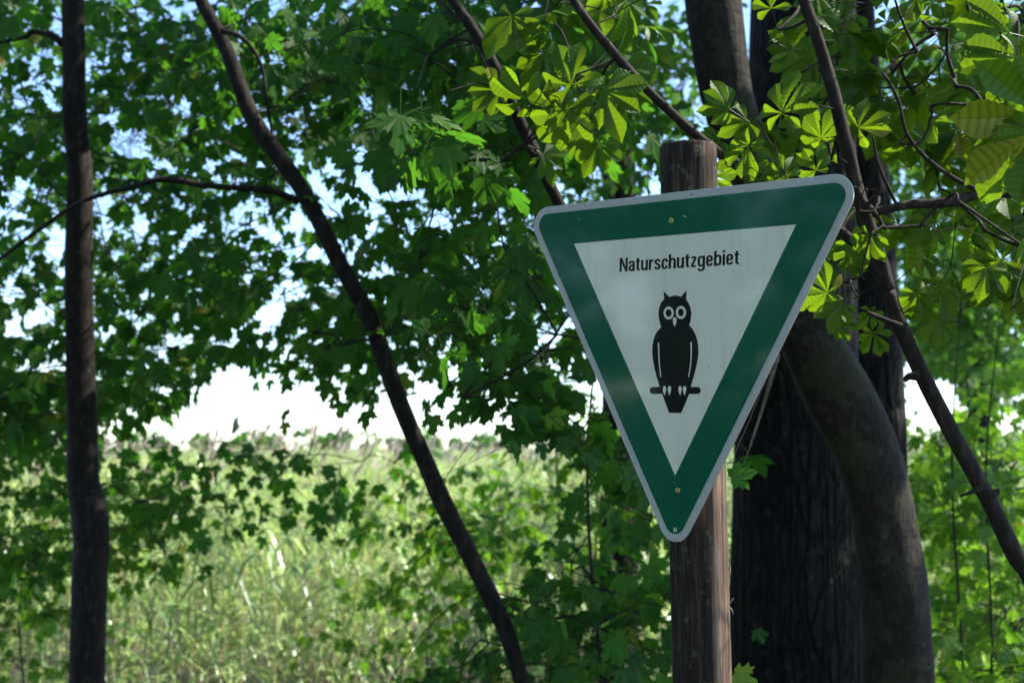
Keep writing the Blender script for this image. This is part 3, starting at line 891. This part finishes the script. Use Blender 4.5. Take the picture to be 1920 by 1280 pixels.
LEAVES = [(1552, 548, 78, -80, 2.44), (1560, 562, 70, 225, 2.47), (1650, 372, 62, 60, 2.6), (1630, 440, 58, 190, 2.62), (1745, 470, 54, 200, 2.6), (1665, 330, 60, 20, 2.62),  # hub x, y, longest leaflet in pixels, direction the middle leaflet points (degrees, 0 = up, clockwise), depth
    (1466, 212, 92, 10, 2.62), (1404, 272, 66, 200, 2.60), (1368, 205, 62, -60, 2.7), (1570, 165, 74, 60, 2.66), (1892, 62, 108, -80, 2.35), (1905, 108, 112, -100, 2.3), (1945, 215, 160, -100, 2.1),
    (1940, 250, 150, 205, 2.05), (1842, 190, 92, -120, 2.55), (1622, 322, 62, 120, 2.62), (1640, 398, 66, 160, 2.55), (1700, 432, 56, 100, 2.6), (1738, 466, 62, 170, 2.6), (1556, 560, 74, 250, 2.45),
    (1604, 588, 66, 170, 2.5), (1606, 470, 56, 220, 2.6), (1650, 70, 70, -30, 2.7), (1690, 96, 74, 40, 2.7), (1480, 96, 66, -50, 2.75), (1500, 44, 60, -100, 2.75), (1446, 16, 56, -20, 2.8),
    (985, 188, 84, -80, 2.75), (1056, 208, 84, -100, 2.75), (1060, 206, 84, 150, 2.72), (1072, 160, 96, -30, 2.7), (1130, 170, 90, 120, 2.72), (1022, 100, 80, 170, 2.9), (1190, 60, 92, 200, 2.8),
    (1330, 330, 56, 130, 2.7), (1470, 335, 50, -20, 2.65), (1530, 320, 52, -30, 2.65), (1412, 420, 60, 180, 2.9), (1590, 545, 48, 100, 2.6), (1640, 540, 46, 130, 2.6), (1760, 250, 80, 200, 2.6),
    (1800, 150, 86, -40, 2.6), (1740, 40, 82, 20, 2.7), (1830, 20, 90, -60, 2.6), (1870, 330, 80, 190, 2.5), (1790, 420, 70, 170, 2.6), (1900, 440, 96, 200, 2.4), (1850, 500, 70, 190, 2.6),
    (1905, 520, 84, 210, 2.4), (1720, 550, 62, 160, 2.75), (1760, 600, 60, 190, 2.75), (1700, 180, 72, 10, 2.7), (1610, 240, 66, 60, 2.75), (1540, 260, 60, -30, 2.8), (1420, 340, 50, 10, 2.75),
    (1230, 30, 70, 200, 2.85), (960, 30, 90, 190, 2.9), (1120, 270, 60, 160, 2.8), (1590, 30, 70, 30, 2.75), (1550, 110, 60, -60, 2.75)]
LIT = {(1552, 548), (1560, 562), (1650, 372), (1630, 440), (1745, 470), (1665, 330), (985, 188), (1056, 208), (1640, 398), (1556, 560), (1892, 62), (1905, 108), (1404, 272), (1466, 212), (1700, 432), (1738, 466), (1842, 190), (1606, 470)}
cm = []
for hx, hy, ln, dr, dep in LEAVES:
    for extra in range(2):
        jx, jy = (0, 0) if extra == 0 else rng.normal(0, 38, 2)
        d = dep + (0 if extra == 0 else rng.uniform(.08, .5))
        sc = ln / F * dep * .95 * (1 if extra == 0 else rng.uniform(.7, 1.0))
        a = R(dr + (0 if extra == 0 else rng.normal(0, 50)))
        mid = norm(RC @ np.array([math.sin(a), math.cos(a), rng.normal(.1, .22)]))
        want = RC @ (np.array([rng.normal(-.42, .22), rng.normal(-.22, .25), .85]) if (rng.uniform() < (.85 if (hx, hy) in LIT else .3) if extra == 0 else rng.uniform() < .2) else np.array([rng.normal(-.1, .3), rng.normal(.35, .25), .9]))
        nz = norm(want - mid * (want @ mid)); nx = np.cross(mid, nz)
        m = np.eye(4); m[:3, 0], m[:3, 1], m[:3, 2], m[:3, 3] = nx * sc, mid * sc, nz * sc, at(hx + jx, hy + jy, d)
        px, py, _ = project(m[:3, 3])
        if extra and 1262 < px < 1432 and py < 215: continue
        cm.append(m)
        tD.sprays.append((m[:3, 3] - mid * sc * .8, mid, .01))
for a in ((1780, 130, 220, 190, 2.6, 3.6, 60), (1820, 460, 150, 120, 2.6, 3.4, 20), (1480, 120, 160, 160, 2.9, 3.6, 26), (1130, 80, 160, 110, 2.9, 3.7, 22), (1990, 350, 80, 350, 2.2, 3.2, 16), (1700, -160, 420, 130, 2.5, 3.4, 40)):
    n = a[6]
    th, rr = rng.uniform(0, 6.28, n), np.sqrt(rng.uniform(0, 1, n))
    for px, py, d in zip(a[0] + a[2] * rr * np.cos(th), a[1] + a[3] * rr * np.sin(th), rng.uniform(a[4], a[5], n)):
        if in_gap(np.array([px]), np.array([py]))[0] or (1262 < px < 1432 and py < 215) or (px < 1500 and 1400 < px and py < 150): continue
        sc = rng.uniform(.07, .115)
        az = rng.uniform(0, 6.28)
        mid = norm(np.array([math.cos(az), math.sin(az) * .6, -rng.uniform(.1, .9)]))
        want = np.array([-.1, -.45, .7]) + rng.normal(0, .35, 3)
        nz = norm(want - mid * (want @ mid)); nx = np.cross(mid, nz)
        m = np.eye(4); m[:3, 0], m[:3, 1], m[:3, 2], m[:3, 3] = nx * sc, mid * sc, nz * sc, at(px, py, d)
        cm.append(m); tD.sprays.append((m[:3, 3] - mid * sc * .8, mid, .01))
cm = np.array(cm)
cm = cm[~in_beam(cm[:, :3, 3] + cm[:, :3, 1] * .45)]
tD.mats = [cm]
tD.tm = M_bark_chestnut
tD.finish(.7)

# ------------------------------------------------------------------ reed bed
def reeds():
    g = np.random.default_rng(5)
    blades, stalks, plumes = Pile(), Pile(), Pile()
    pts = []
    for d0, d1, dens in ((7.8, 9.2, 26), (9.2, 12, 30), (12, 17, 22), (17, 26, 11), (26, 45, 4.2), (45, 90, 1.1), (90, 200, .16)):
        area = (d1 - d0) * (.95 * (d0 + d1) / 2)
        n = int(area * dens)
        y = g.uniform(d0, d1, n); x = g.uniform(-.56, .39, n) * y
        pts.append(np.c_[x, y])
    P = np.concatenate(pts)
    P = P[(P[:, 1] + .25 * P[:, 0] > 7.2)]
    cl = np.sin(P[:, 0] * 2.3 + np.sin(P[:, 1] * 1.7)) + np.sin(P[:, 1] * 2.9 + 1.3 * P[:, 0]) + g.normal(0, .8, len(P))
    P = P[cl > -.2]; cl = cl[cl > -.2]
    n = len(P)
    H = .05 * np.clip(cl, -1, 2) + np.clip(g.normal(1.82, .17, n), 1.3, 2.02) + np.where(P[:, 1] > 25, .05, 0)
    far = np.clip(P[:, 1] / 28, 1, 6)
    z0 = ground_z(P[:, 0], P[:, 1])
    lean = g.normal(0, .07, (n, 2)) + np.array([.05, 0])
    # stalks: three-sided, three segments
    ts = np.array([0, .4, .75, 1.0])
    for k in range(1):
        th = np.array([0, 2.094, 4.189])
        c = np.stack([P[:, None, 0] + lean[:, None, 0] * ts ** 2 * H[:, None], P[:, None, 1] + lean[:, None, 1] * ts ** 2 * H[:, None], z0[:, None] + ts * H[:, None]], -1)
        r = (.0042 * far)[:, None] * np.array([1, .9, .7, .3])
        V = c[:, :, None, :] + r[:, :, None, None] * np.stack([np.cos(th), np.sin(th), 0 * th], -1)[None, None]
        q = []
        for i in range(3):
            for j in range(3):
                q.append((i * 3 + j, i * 3 + (j + 1) % 3, i * 3 + 3 + (j + 1) % 3, i * 3 + 3 + j))
        q = np.array(q)[None] + (np.arange(n) * 12)[:, None, None]
        stalks.add(V.reshape(-1, 3), q.reshape(-1, 4))
    # blades: arching ribbons with a keel
    nb = 9
    for b in range(nb):
        t0 = .12 + .80 * (b + g.uniform(0, .8, n)) / nb
        az = g.uniform(0, 6.283, n) * .6 + b * 2.4
        L = g.uniform(.34, .66, n); w = .0125 * far * g.uniform(.8, 1.3, n)
        o = np.stack([P[:, 0] + lean[:, 0] * t0 ** 2 * H, P[:, 1] + lean[:, 1] * t0 ** 2 * H, z0 + t0 * H], -1)
        dx, dy = np.cos(az) + .35, np.sin(az)
        up = g.uniform(.5, 1.2, n)
        s = np.array([0, .3, .65, 1.0])
        drop = g.uniform(.5, 1.5, n)
        cx = o[:, None, :] + L[:, None, None] * np.stack([dx[:, None] * s * .75, dy[:, None] * s * .75, up[:, None] * s - drop[:, None] * s ** 2], -1)
        side = np.stack([-dy, dx, 0 * dx], -1)
        ww = w[:, None] * np.array([.6, 1, .75, .05])
        Lf = cx + side[:, None] * ww[..., None]; Rt = cx - side[:, None] * ww[..., None]
        V = np.stack([Lf, Rt], 2).reshape(n, 8, 3)
        q = np.array([(2 * i, 2 * i + 1, 2 * i + 3, 2 * i + 2) for i in range(3)])[None] + (np.arange(n) * 8)[:, None, None]
        blades.add(V.reshape(-1, 3), q.reshape(-1, 4), None, np.tile([.3] * 8, n))
    # plumes on about half of them
    sel = g.uniform(size=n) < .28
    Pp, Hp, zp, lp, fp = P[sel], H[sel], z0[sel], lean[sel], far[sel]
    m = len(Pp)
    top = np.stack([Pp[:, 0] + lp[:, 0] * Hp, Pp[:, 1] + lp[:, 1] * Hp, zp + Hp * .98], -1)
    for k in range(5):
        az = g.uniform(0, 6.28, m)
        dv = np.stack([np.cos(az) * .35 + .35, np.sin(az) * .35, g.uniform(.5, 1, m)], -1) * g.uniform(.10, .20, m)[:, None]
        sd = np.stack([-np.sin(az), np.cos(az), .2 + 0 * az], -1) * (.011 * fp)[:, None]
        V = np.stack([top, top + dv * .5 + sd, top + dv, top + dv * .5 - sd], 1)
        q = np.array([[0, 1, 2, 3]])[None] + (np.arange(m) * 4)[:, None, None]
        plumes.add(V.reshape(-1, 3), q.reshape(-1, 4))
    root = tag(blades.build('reed_bed', M_reed), 'dense sunlit bed of green reeds beyond the trees', 'reeds', kind='stuff')
    tag(stalks.build('reed_stalks', M_stalk, root), kind='stuff')
    tag(plumes.build('reed_plumes', M_plume, root), kind='stuff')


reeds()


def far_wood():
    g = np.random.default_rng(8)
    pile = Pile()
    for k in range(170):
        x = g.uniform(-420, 260); y = g.uniform(560, 640); h = g.uniform(5, 11)
        n = 60
        v = norm(g.normal(size=(n, 3))) * np.array([h * .55, h * .5, h * .5]) * np.cbrt(g.uniform(.2, 1, n))[:, None] + np.array([x, y, h * .5])
        sz = g.uniform(.8, 1.8, n)[:, None]
        a, b = norm(g.normal(size=(n, 3))) * sz, norm(g.normal(size=(n, 3))) * sz
        V = np.stack([v - a, v + b, v + a, v - b], 1).reshape(-1, 3)
        pile.add(V, (np.arange(n) * 4)[:, None] + np.arange(4)[None])
    tag(pile.build('far_woods', M_maple_far, None, False), 'faint line of distant trees along the horizon above the reeds', 'woods', kind='stuff')


far_wood()

# ------------------------------------------------------------------ the sign
rv = np.array([-0.035, -0.777, 0.001])
ang = np.linalg.norm(rv); kx = rv / ang
K = np.array([[0, -kx[2], kx[1]], [kx[2], 0, -kx[0]], [-kx[1], kx[0], 0]])
RS = RC @ (np.eye(3) + math.sin(ang) * K + (1 - math.cos(ang)) * K @ K)      # sign axes in the world
SC = cam_to_world((0.271, 0.044, -2.236))
INR = 0.35 / math.sqrt(3)


def to_plane(px, py):
    """photograph pixel -> (u, v) metres on the face of the sign"""
    d = RC @ np.array([(px - W0 / 2) / F, -(py - H0 / 2) / F, -1.0])
    t = ((SC - CAM) @ RS[:, 2]) / (d @ RS[:, 2])
    q = (CAM + t * d - SC) @ RS
    return q[0], q[1]


def on_plane(u, v, z=0.0):
    return SC + RS @ np.array([u, v, z])


def tri_outline(inr, rad, n=12):
    """equilateral triangle standing on its point, corners rounded; counter-clockwise"""
    if rad <= 0:
        s = inr * math.sqrt(3)
        return [(-s, inr), (0, -2 * inr), (s, inr)]
    pts = []
    k = inr - rad
    for cxy, a0 in (((-k * math.sqrt(3), k), 90), ((0, -2 * k), 210), ((k * math.sqrt(3), k), 330)):
        for i in range(n + 1):
            a = R(a0 + 120 * i / n)
            pts.append((cxy[0] + rad * math.cos(a), cxy[1] + rad * math.sin(a)))
    return pts


sign_base = on_plane(0, -0.36, 0)
sign = empty('nature_reserve_sign', sign_base, 'green and white triangular sign with owl, screwed to the post', 'sign')


def sheet(name, outline, z0, z1, mat, parent=sign, holes=(), bevel=0.0, side_mat=None):
    """a flat piece of the sign with thickness, between heights z0 and z1 above the face"""
    cu = bpy.data.curves.new(name, 'CURVE')
    cu.dimensions = '2D'; cu.fill_mode = 'BOTH'; cu.extrude = (z1 - z0) / 2
    if bevel: cu.bevel_depth = bevel; cu.bevel_resolution = 1; cu.offset = -bevel
    for pts in (outline, *holes):
        s = cu.splines.new('POLY'); s.points.add(len(pts) - 1); s.use_cyclic_u = True
        for p, (u, v) in zip(s.points, pts): p.co = (u, v, 0, 1)
    tmp = bpy.data.objects.new('tmp', cu); C.objects.link(tmp)
    dg = bpy.context.evaluated_depsgraph_get()
    me = bpy.data.meshes.new_from_object(tmp.evaluated_get(dg))
    bpy.data.objects.remove(tmp); bpy.data.curves.remove(cu)
    me.name = name
    co = np.zeros(len(me.vertices) * 3); me.vertices.foreach_get('co', co); co = co.reshape(-1, 3)
    co[:, 2] += (z0 + z1) / 2
    Wd = co @ RS.T + SC - sign_base
    if parent is not sign: pass
    me.vertices.foreach_set('co', Wd.astype(np.float32).ravel())
    me.materials.clear(); me.materials.append(mat)
    me.update()
    o = bpy.data.objects.new(name, me); C.objects.link(o); o.parent = parent
    return o


ro = 0.0335
sheet('plate', tri_outline(INR, ro), -0.0030, 0.0, M_plate)
sheet('plate_edge', tri_outline(INR + .0006, ro), -0.0024, -0.0006, M_alu)
sheet('green_border', tri_outline(INR * .939, 0.0205), 0.0002, 0.0006, M_green, holes=(tri_outline(INR * .653, 0),))
sheet('white_panel', tri_outline(INR * .6522, 0), 0.0001, 0.0005, M_white)


def zp(u, v):  # enlarged crop of the owl -> sign plane
    return to_plane(1140 + u / 3.557, 440 + v / 3.557)


def smooth_loop(pts, sharp=(), n=5):
    """closed curve through pts, staying sharp at the given indices"""
    P = np.array(pts, float); m = len(P); out = []
    for i in range(m):
        a, b, c, d = P[i - 1], P[i], P[(i + 1) % m], P[(i + 2) % m]
        if i in sharp: a = b
        if (i + 1) % m in sharp: d = c
        for t in np.linspace(0, 1, n, endpoint=False):
            out.append(tuple(.5 * (2 * b + (c - a) * t + (2 * a - 5 * b + 4 * c - d) * t * t + (3 * b - a - 3 * c + d) * t ** 3)))
    return out


body = [(372, 378), (412, 415), (448, 405), (490, 413), (526, 370), (521, 428), (545, 470), (557, 520), (552, 570), (543, 604), (570, 635), (592, 685), (604, 750), (603, 810), (590, 880), (575, 940),
        (560, 990), (553, 1014), (600, 1014), (613, 1020), (620, 1037), (613, 1055), (598, 1061), (543, 1061), (490, 1188), (408, 1186), (363, 1060), (300, 1060), (286, 1054), (280, 1038), (286, 1022), (300, 1015),
        (347, 1014), (330, 960), (312, 890), (300, 820), (297, 760), (303, 710), (318, 665), (338, 635), (356, 617), (345, 575), (339, 530), (343, 490), (355, 455), (377, 428)]
loop = [zp(*p) for p in smooth_loop(body, {0, 1, 3, 4, 5, 9, 17, 18, 22, 23, 24, 25, 26, 27, 32, 40, 45})]
owl = sheet('owl_emblem', loop, 0.0006, 0.0008, M_black)


def ell(cx, cy_, rx, ry, n=28, a0=0):
    return [(cx + rx * math.cos(2 * math.pi * i / n), cy_ + ry * math.sin(2 * math.pi * i / n)) for i in range(n)]


for ex, ey in ((407, 522), (489, 518)):
    sheet('eye_ring', [zp(*p) for p in ell(ex, ey, 34, 43)], 0.0009, 0.0011, M_white, owl, holes=([zp(*p) for p in ell(ex, ey, 20, 26)],))
sheet('beak', [zp(*p) for p in smooth_loop([(447, 550), (459, 560), (457, 588), (446, 613), (438, 590), (436, 562)], {3})], 0.0009, 0.0011, M_white, owl)
for pts in ([(335, 722), (343, 720), (345, 800), (350, 880), (357, 948), (352, 948), (344, 885), (338, 805)], [(552, 717), (561, 715), (561, 800), (555, 880), (543, 948), (537, 948), (548, 880), (554, 800)]):
    sheet('wing_line', [zp(*p) for p in smooth_loop(pts, {0, 1, 4, 5}, 3)], 0.0009, 0.0011, M_white, owl)
for cx in (379, 412, 483, 513):
    s = 1 if cx in (379, 483) else -1
    sheet('claw', [zp(*p) for p in smooth_loop([(cx - 5, 1010), (cx + 8, 1012), (cx + 11, 1030), (cx + 5, 1058), (cx + 2 * s, 1071), (cx - 6, 1055), (cx - 11, 1030)], {4}, 4)], 0.0009, 0.0011, M_white, owl)

# lettering: condensed grotesque strokes
W_ = .172
GL = {
 'N': (.60, [[(.077, 0), (.077, 1)], [(.523, 0), (.523, 1)], [(.085, .99), (.515, .01)]]),
 'a': (.455, [[(.38, 0), (.38, .3), (.38, .48), (.36, .59), (.30, .655), (.22, .672), (.13, .655), (.085, .59), (.075, .52)], [(.38, .42), (.28, .405), (.16, .37), (.09, .31), (.075, .22), (.09, .12), (.16, .07), (.26, .09), (.34, .16), (.38, .22)]]),
 't': (.32, [[(.15, .90), (.15, .5), (.15, .2), (.17, .11), (.22, .07), (.31, .068)], [(0, .672), (.31, .672)]]),
 'u': (.50, [[(.077, .74), (.077, .4), (.077, .22), (.10, .12), (.18, .068), (.28, .085), (.37, .15), (.423, .24)], [(.423, .74), (.423, 0)]]),
 'r': (.33, [[(.077, 0), (.077, .74)], [(.077, .46), (.11, .56), (.17, .63), (.25, .66), (.33, .66)]]),
 's': (.43, [[(.36, .53), (.34, .61), (.29, .66), (.215, .675), (.13, .655), (.085, .60), (.08, .52), (.12, .45), (.215, .385), (.32, .315), (.358, .23), (.345, .13), (.29, .08), (.21, .065), (.125, .085), (.08, .145), (.065, .22)]]),
 'c': (.44, [[(.38, .48), (.365, .59), (.31, .655), (.23, .675), (.14, .65), (.09, .57), (.077, .46), (.077, .28), (.09, .17), (.14, .09), (.23, .065), (.31, .085), (.365, .15), (.38, .26)]]),
 'h': (.50, [[(.077, 0), (.077, 1)], [(.077, .46), (.12, .57), (.20, .645), (.29, .67), (.37, .645), (.41, .58), (.423, .48), (.423, 0)]]),
 'z': (.40, [[(.03, .672), (.365, .672)], [(.34, .66), (.07, .08)], [(.035, .068), (.375, .068)]]),
 'g': (.50, [[(.423, .74), (.423, .3), (.423, -.05), (.405, -.15), (.34, -.215), (.24, -.235), (.14, -.215), (.09, -.15), (.08, -.10)], [(.423, .50), (.38, .60), (.31, .655), (.23, .67), (.14, .645), (.09, .57), (.077, .46), (.077, .28), (.09, .17), (.14, .095), (.23, .07), (.31, .085), (.38, .14), (.423, .24)]]),
 'e': (.46, [[(.08, .375), (.38, .375)], [(.383, .36), (.383, .48), (.365, .59), (.31, .655), (.23, .675), (.14, .65), (.09, .57), (.077, .46), (.077, .28), (.09, .17), (.14, .09), (.23, .065), (.31, .085), (.365, .15), (.38, .22)]]),
 'b': (.50, [[(.077, 0), (.077, 1)], [(.077, .50), (.12, .60), (.19, .655), (.27, .67), (.36, .645), (.41, .57), (.423, .46), (.423, .28), (.41, .17), (.36, .095), (.27, .07), (.19, .085), (.12, .14), (.077, .24)]]),
 'i': (.155, [[(.077, 0), (.077, .74)], [(.077, .85), (.077, 1.0)]])}
a, b, c_ = np.array(to_plane(1162.2, 510.0)), np.array(to_plane(1386.2, 495.6)), np.array(to_plane(1162.9, 483.6))
word = 'Naturschutzgebiet'
gap = .083
total = sum(GL[ch][0] for ch in word) + gap * (len(word) - 1)
xd, yd = (b - a) / total, (c_ - a)
pl, x0, nz_ = Pile(), 0.0, 0
for ch in word:
    for st in GL[ch][1]:
        P = np.array(st, float)
        if len(P) > 2: P = catmull(P, 4)
        T_ = np.gradient(P, axis=0); T_ /= np.linalg.norm(T_, axis=1)[:, None]
        wv = .5 * (W_ * np.abs(T_[:, 1]) + .128 * np.abs(T_[:, 0])) / np.maximum(np.abs(T_[:, 1]) + np.abs(T_[:, 0]), .01)
        if ch == 'N' and len(P) == 2 and P[0, 0] != P[1, 0]: wv = wv * 0 + .075
        if len(P) == 2 and abs(P[0, 1] - P[1, 1]) < 1e-6: wv = wv * 0 + .064
        Nn = np.c_[-T_[:, 1], T_[:, 0]]
        E_ = np.concatenate([P + Nn * wv[:, None], P - Nn * wv[:, None]])
        uv = a + (E_[:, :1] + x0) * xd + E_[:, 1:2] * yd
        z_ = .0007 + .000012 * (nz_ % 3); nz_ += 1
        n = len(P)
        V = SC + np.c_[uv, np.full(2 * n, z_)] @ RS.T
        i_ = np.arange(n - 1)
        pl.add(V, np.stack([i_, i_ + n, i_ + n + 1, i_ + 1], 1))
    x0 += GL[ch][0] + gap
pl.build('lettering', M_black, sign, smooth=False)

# maker's mark: two tiny pale glyphs
for q in ([(1263.4, 988.6), (1265.0, 988.6), (1266.2, 992.4), (1265.6, 996.2), (1263.6, 996.2), (1264.4, 992.6)], [(1267.4, 988.4), (1268.6, 988.4), (1269.0, 991.4), (1270.2, 992.6), (1269.2, 994.0), (1268.8, 996.4), (1267.4, 996.4)]):
    sheet('maker_mark', [to_plane(*p) for p in q], 0.0007, 0.0009, M_white)
sheet('scratch', [to_plane(*p) for p in [(1280, 404), (1285, 403.6), (1288.5, 408.5), (1284, 408)]], 0.0007, 0.0009, plain('scratched_green', (.14, .30, .24), .6))
sheet('scratch', [to_plane(*p) for p in [(1085, 410.5), (1087, 409.8), (1087.6, 412.6), (1085.4, 413)]], 0.0007, 0.0009, bpy.data.materials['scratched_green'])
sheet('rust_speck', [to_plane(*p) for p in ell(1297, 364.3, 1.6, 1.5, 8)], 0.0002, 0.0004, M_slot)
scr = []
for sx, sy in ((1259.4, 413.8), (1271.9, 919.4)):
    u, v = to_plane(sx, sy); scr.append((u, v))
    n = 20
    prof = [(0, .0016), (.0030, .0017), (.0042, .0014), (.0049, .0006)]
    V = []
    for r_, h_ in prof[1:]:
        V += [on_plane(u + r_ * math.cos(6.2832 * i / n), v + r_ * math.sin(6.2832 * i / n), .0007 + h_) for i in range(n)]
    V.append(on_plane(u, v, .0007 + .0016))
    q = [(k * n + (i + 1) % n, k * n + i, (k + 1) * n + i, (k + 1) * n + (i + 1) % n) for k in range(2) for i in range(n)]
    t = [(len(V) - 1, i, (i + 1) % n) for i in range(n)]
    so = mesh_np('screw', np.array(V), [np.array(q), np.array(t)], M_brass, sign)
    V = [on_plane(u + (.0017 if i % 2 else .0009) * math.cos(6.2832 * i / 12), v + (.0017 if i % 2 else .0009) * math.sin(6.2832 * i / 12), .0007 + .0019) for i in range(12)] + [on_plane(u, v, .0007 + .0019)]
    rec = mesh_np('screw_recess', np.array(V), [np.array([(12, i, (i + 1) % 12) for i in range(12)])], M_slot, sign, smooth=False)
    rec.parent = so

# ------------------------------------------------------------------ the post
PR = 0.0480
axis = [on_plane(u, v, -0.003 - PR) for u, v in scr]
dv = axis[0] - axis[1]; dv = dv / dv[2]
top_z = at(1294, 271, 2.27)[2]
pt = axis[0] + dv * (top_z - axis[0][2])
pb = axis[1] + dv * (-0.25 - axis[1][2])


def make_post():
    m, nt, p, out = new_mat('weathered_post_wood')
    vec = coords(nt, (95, 95, 6.0))
    n1 = noise(nt, vec, 1.0, 7, 0.7)
    n2 = noise(nt, coords(nt, (14, 14, 2.2)), 1.0, 4)
    n3 = noise(nt, coords(nt, (1, 1, 1)), 38, 5, .7)
    c = ramp(nt, n1, [(0.40, (.005, .0035, .0025)), (0.52, (.022, .014, .009)), (0.62, (.080, .048, .031)), (0.76, (.25, .17, .12))])
    c = mix_col(nt, math_node(nt, 'MULTIPLY', n2, .55), c, (.035, .027, .022))
    lich = math_node(nt, 'MULTIPLY', math_node(nt, 'GREATER_THAN', n3, .60), .35)
    c = mix_col(nt, lich, c, (.13, .145, .085))
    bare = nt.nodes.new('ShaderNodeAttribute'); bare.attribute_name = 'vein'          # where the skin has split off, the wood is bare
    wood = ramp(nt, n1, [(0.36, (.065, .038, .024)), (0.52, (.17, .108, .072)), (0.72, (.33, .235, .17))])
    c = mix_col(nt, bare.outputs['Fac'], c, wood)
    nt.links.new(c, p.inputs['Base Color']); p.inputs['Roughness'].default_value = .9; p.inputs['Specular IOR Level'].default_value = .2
    b = nt.nodes.new('ShaderNodeBump'); b.inputs['Strength'].default_value = .8; b.inputs['Distance'].default_value = .004
    nt.links.new(n1, b.inputs['Height']); nt.links.new(b.outputs[0], p.inputs['Normal'])
    g = np.random.default_rng(77)
    sides, rows = 120, 90
    th = np.linspace(0, 2 * np.pi, sides, endpoint=False)
    s = np.linspace(0, 1, rows)
    rad = np.full((rows, sides), PR) * (1.03 - .05 * s[:, None])
    fib = g.normal(0, 1, sides); fib = (fib + np.roll(fib, 1)) / 2
    drift = np.cumsum(g.normal(0, .05, (rows, sides)), 0)
    rad += .00035 * fib[None] + .00025 * np.clip(drift, -2, 2)
    for _ in range(9):        # checks: long cracks along the grain
        j = g.integers(sides); a0, a1 = sorted(g.uniform(0, 1, 2)); dep = g.uniform(.0008, .0030)
        f = np.clip((s - a0) * 14, 0, 1) * np.clip((a1 - s) * 14, 0, 1)
        rad[:, j] -= dep * f; rad[:, (j + 1) % sides] -= dep * .5 * f; rad[:, j - 1] -= dep * .4 * f
    rad += .0008 * np.sin(2 * th + 1)[None] + .0006 * np.sin(3 * th + 5 * s[:, None])
    ctr = pb[None] + (pt - pb)[None] * s[:, None]
    V = ctr[:, None] + rad[..., None] * np.stack([np.cos(th), np.sin(th), 0 * th], -1)[None]
    V[-1, :, 2] += g.normal(0, .0012, sides)
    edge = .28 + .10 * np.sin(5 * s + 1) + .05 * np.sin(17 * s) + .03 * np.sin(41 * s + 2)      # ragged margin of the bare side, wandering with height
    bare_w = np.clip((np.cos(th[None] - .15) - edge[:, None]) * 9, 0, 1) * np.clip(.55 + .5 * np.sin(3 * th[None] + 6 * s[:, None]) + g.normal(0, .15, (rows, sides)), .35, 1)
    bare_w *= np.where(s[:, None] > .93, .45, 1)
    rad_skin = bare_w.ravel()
    V = V.reshape(-1, 3)
    i = np.arange(rows - 1)[:, None] * sides; j = np.arange(sides)[None]
    q = np.stack([i + j, i + (j + 1) % sides, i + sides + (j + 1) % sides, i + sides + j], -1).reshape(-1, 4)
    rings = [V]
    last = (rows - 1) * sides
    base = V[last:last + sides]
    n = len(V)
    Q = [q]; prev = np.arange(last, last + sides)
    for f, h in ((.93, .003), (.6, .005), (.25, .0055)):
        ring = pt + (base - pt) * f; ring[:, 2] += h - (f - 1) * 0 + g.normal(0, .0006, sides)
        idx = np.arange(n, n + sides); n += sides
        rings.append(ring)
        Q.append(np.stack([prev, np.roll(prev, -1), np.roll(idx, -1), idx], 1)); prev = idx
    rings.append((pt + [0, 0, .006])[None])
    T = np.stack([prev, np.roll(prev, -1), np.full(sides, n)], 1)
    root = empty('wooden_post', (pb[0], pb[1], 0.0), 'round weathered wooden post carrying the triangular sign', 'post')
    allv = np.concatenate(rings)
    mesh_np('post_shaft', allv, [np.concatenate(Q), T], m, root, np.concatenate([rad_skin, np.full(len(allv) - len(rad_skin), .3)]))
    # splinters standing off the right-hand side
    pile = Pile()
    for sx, sy, dx, dy, d in ((1368, 1130, 8, -10, 2.27), (1369, 1138, 6, 14, 2.27), (1366, 1085, 4, -24, 2.27), (1252, 1006, -4, 8, 2.25), (1254, 1000, 4, 12, 2.25)):
        a_, b_ = at(sx, sy, d), at(sx + dx, sy + dy, d)
        V, qq, t = tube_np(np.array([(*a_, .0012), (*((a_ + b_) / 2 + [.001, 0, .001]), .0008), (*b_, .0002)]), 5); pile.add(V, qq, t)
    tag(pile.build('splinters', M_stalk, root), kind='stuff')


make_post()

# ------------------------------------------------------------------ spider web between sign and post
def make_web():
    pile = Pile()
    g = np.random.default_rng(4)
    ends = [((1459, 660), (1408, 838)), ((1462, 664), (1407, 840)), ((1450, 676), (1382, 838)), ((1455, 668), (1398, 862)), ((1436, 700), (1374, 860)), ((1461, 662), (1394, 870)), ((1420, 726), (1368, 850)), ((1446, 690), (1404, 838)),
            ((1352, 340), (1372, 352)), ((1352, 320), (1366, 350)), ((1360, 325), (1380, 352))]
    for (ax, ay), (bx, by) in ends:
        u, v = to_plane(ax, ay)
        A = on_plane(u, v, -.002)
        B = at(bx, by, 2.30 + g.uniform(-.02, .05))
        mid = (A + B) / 2 + np.array([0, 0, -.004])
        V, q, t = tube_np(catmull(np.array([(*A, .00006), (*mid, .00006), (*B, .00006)]), 5), 4); pile.add(V, q, t)
    base = at(1385, 860, 2.3)
    root = empty('spider_web', base, 'fine spider threads stretched between the sign edge and post', 'web')
    tag(pile.build('threads', M_web, root), kind='stuff')


make_web()
